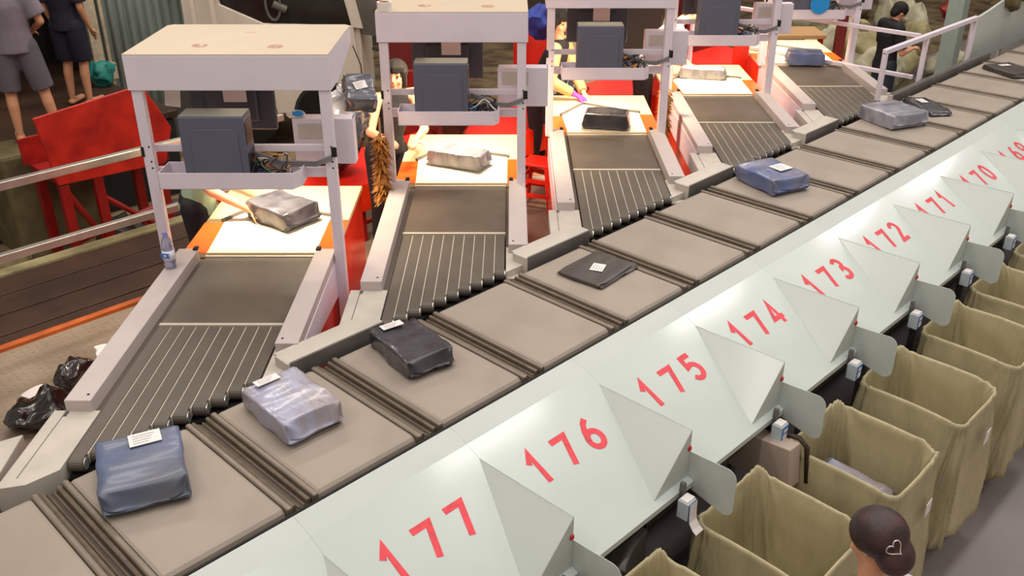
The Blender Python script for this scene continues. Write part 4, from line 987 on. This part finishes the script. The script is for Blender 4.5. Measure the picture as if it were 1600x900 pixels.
    # clothes
    for nm, mt, parts, ex in clothes:
        m = MB()
        for a in parts:
            if a == 'torso':
                m.seg(V['waist'], .132+ex, V['chest'], .148+ex, X, .78); m.seg(V['chest'], .148+ex, (V['sl']+V['sr'])/2, .118+ex, X, .72); m.seg(V['sl'], .060+ex, V['sr'], .060+ex, n=12)
                m.seg(V['hip']+Vector((0, 0, -.07)), .152+ex, V['waist'], .132+ex, X, .80, cap=False)
            if a == 'vest':
                m.seg(V['waist'], .128+ex, V['chest'], .146+ex, X, .78); m.seg(V['chest'], .146+ex, (V['sl']+V['sr'])/2, .112+ex, X, .72); m.seg(V['hip'], .148+ex, V['waist'], .130+ex, X, .78)
            if a == 'sleeves':
                for q in 'lr': m.seg(V['s'+q], .062+ex, V['s'+q].lerp(V['e'+q], .35), .058+ex); m.seg(V['s'+q].lerp(V['e'+q], .3), .058+ex, V['s'+q].lerp(V['e'+q], .8), .056+ex, cap=False)
            if a == 'long':
                for q in 'lr': m.seg(V['s'+q], .060+ex, V['e'+q], .048+ex); m.seg(V['e'+q], .048+ex, V['e'+q].lerp(V['w'+q], .9), .036+ex, cap=False)
            if a == 'hips': m.seg(V['hip'], .146+ex, V['waist']-Vector((0, 0, .02)), .128+ex, X, .78); m.seg(V['hl'], .095+ex, V['hr'], .095+ex)
            if a == 'shorts':
                for q in 'lr': m.seg(V['h'+q], .098+ex, V['h'+q].lerp(V['k'+q], .3), .095+ex); m.seg(V['h'+q].lerp(V['k'+q], .2), .098+ex, V['k'+q]+Vector((0, 0, .03)), .088+ex, cap=False)
            if a == 'trousers':
                for q in 'lr': m.seg(V['h'+q], .098+ex, V['k'+q], .070+ex); m.seg(V['k'+q], .070+ex, V['a'+q]+Vector((0, 0, .02)), .052+ex, cap=False)
        fuse(m, nm, mt, r, .013, 2)
    if gloves:
        for q in gloves:
            m = MB(); hand(m, V['w'+q], V['w'+q]-V['e'+q], V['pn'+q], 1 if q == 'l' else -1, curl, 1.35); m.seg(V['e'+q].lerp(V['w'+q], .8), .031, V['w'+q], .03, cap=False); fuse(m, 'glove', 'glove', r, .006, 1)
    for q in 'lr':
        m = MB(); a = V['a'+q]; f = V['f'+q]; d = (f-a); d.z = 0; d.normalize()
        m.seg(Vector((a.x, a.y, .035))-d*.03, .043, Vector((f.x, f.y, .033))+d*.03, .042, Vector((1, 0, 0)), .75); fuse(m, 'shoe', shoes, r, .012, 2)
    return r
def wl(k, x, y): return LP(k, x, y, 0).xy
# packer at station 1: bends over, head hidden behind the computer, hand on the parcel
def toloc(pt, loc, rz, s=1): return (Matrix.Rotation(-rz, 3, 'Z') @ (Vector(pt)-Vector(loc)))/s
def packer(k, label, x, y, rz, hand_r, hand_l, clothes, lean=.12, hands_pn=None, **kw):
    xy = wl(k, x, y); loc = (xy[0], xy[1], DECK); R_ = YAW-pi/2+rz
    J = dict(waist=(0, lean*.3, 1.05), chest=(0, lean*.8, 1.25), sl=(-.17, lean, 1.35), sr=(.17, lean, 1.35), neck=(0, lean*1.1, 1.42), head=(0, lean*1.55+.02, 1.52), look=(0, 1, -.45))
    J.update(kw.pop('J', {}))
    for q, hp_ in (('r', hand_r), ('l', hand_l)):
        if hp_ is None: continue
        w = toloc(LP(k, *hp_), loc, R_); S_ = Vector(J['s'+q]); d = w-S_; L_ = d.length; a = .30; b2 = .27
        if L_ > a+b2-.01: w = S_+d.normalized()*(a+b2-.01); d = w-S_; L_ = d.length
        t = (a*a-b2*b2+L_*L_)/(2*L_); hh = math.sqrt(max(a*a-t*t, 0)); dn = d.normalized(); out = (Vector(((1 if q == 'r' else -1)*.6, -.2, -.8))); out = (out-dn*out.dot(dn)).normalized()
        J['e'+q] = S_+dn*t+out*hh; J['w'+q] = w
    return person(label, loc, R_, J, clothes, **kw)
packer(0, 'person in a light green shirt bending behind the first station, hand on the grey parcel', -.66, 1.72, radians(-78), (-.20, 1.42, B+.10), (-.20, 1.75, B+.16),
       [('shirt', 'cloth_green', ['torso', 'sleeves'], .012), ('trousers', 'cloth_black', ['hips', 'trousers'], .0)], lean=.20, hair='fringe')
packer(1, 'dark haired person in a black top facing us at the left of the second station', -.64, 1.62, radians(-150), (-.56, 1.12, B+.28), (-.36, 1.32, B+.22),
       [('vest', 'cloth_black', ['vest'], .012), ('trousers', 'cloth_black', ['hips', 'trousers'], .0)], lean=.06, hair='fringe', J=dict(look=(.62, .85, .08), head=(-.10, .04, 1.50), neck=(-.10, .04, 1.41), chest=(-.06, .02, 1.25), sl=(-.25, .03, 1.35), sr=(.07, .03, 1.35)))
packer(2, 'person in a black top with a pink glove leaning over the third station', -.56, 2.24, radians(-110), (-.22, 1.90, B+.08), (-.12, 2.0, B+.06),
       [('vest', 'cloth_black', ['vest'], .012), ('sleeves', 'cardboard', ['long'], .012), ('trousers', 'cloth_black', ['hips', 'trousers'], .0)], lean=.22, hair='fringe', gloves='r', J=dict(head=(.02, .20, 1.57), neck=(0, .20, 1.44), look=(.3, 1, -.2)))
packer(3, 'person in a white shirt bent over behind the fourth station', -.62, 1.80, radians(-85), (-.15, 1.75, B+.06), (-.1, 1.95, B+.06),
       [('shirt', 'cloth_white', ['torso', 'sleeves'], .014), ('trousers', 'cloth_black', ['hips', 'trousers'], .0)], lean=.30, hair='short')
# person at the front right, hair tucked into a net with a heart shaped clip
hp0 = FH*2.70+RH*1.385
person('person with dark netted hair and a silver heart clip at the bottom right', (hp0.x, hp0.y-.02, 0), YAW-pi/2+radians(12), dict(look=(-.48, 1, -.34), head=(-.01, .03, 1.57), sl=(-.145, 0, 1.31), sr=(.145, 0, 1.31), chest=(0, 0, 1.22), neck=(0, 0, 1.38)),
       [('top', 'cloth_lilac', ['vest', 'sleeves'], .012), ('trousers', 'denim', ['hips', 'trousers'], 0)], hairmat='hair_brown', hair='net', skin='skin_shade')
# man in black beyond the platform
person('man in a black T-shirt and dark jeans looking down beyond the handrail', (12.62, 5.25, 0), YAW-pi/2+radians(-80), dict(look=(0, 1, -.7), wl=(-.05, .30, 1.08), wr=(.08, .30, 1.10), el=(-.24, .06, 1.08), er=(.24, .06, 1.08), head=(0, .07, 1.53)),
       [('shirt', 'cloth_black', ['torso', 'sleeves'], .02), ('jeans', 'denim', ['hips', 'trousers'], .01)], s=1.07, voxel=.014)
# two people standing on the container floor
person('person in a grey shirt and grey shorts standing on the ledge at the upper left', (3.14, 9.86, 1.06), YAW-pi/2+radians(20), dict(kl=(-.13, .02, .46), kr=(.16, .03, .46), al=(-.13, -.02, .08), ar=(.22, -.0, .08), fl=(-.16, .14, .035), fr=(.26, .14, .035), er=(.27, -.02, 1.12), wr=(.16, .18, 1.0)),
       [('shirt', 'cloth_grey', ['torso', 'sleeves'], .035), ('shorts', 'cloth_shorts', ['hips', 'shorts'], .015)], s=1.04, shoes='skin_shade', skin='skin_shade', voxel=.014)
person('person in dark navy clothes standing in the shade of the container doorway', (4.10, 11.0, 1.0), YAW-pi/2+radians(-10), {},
       [('shirt', 'cloth_navy', ['torso', 'sleeves'], .03), ('shorts', 'cloth_navy', ['hips', 'shorts'], .02)], s=1.0, shoes='skin_shade', skin='skin_shade', voxel=.014)
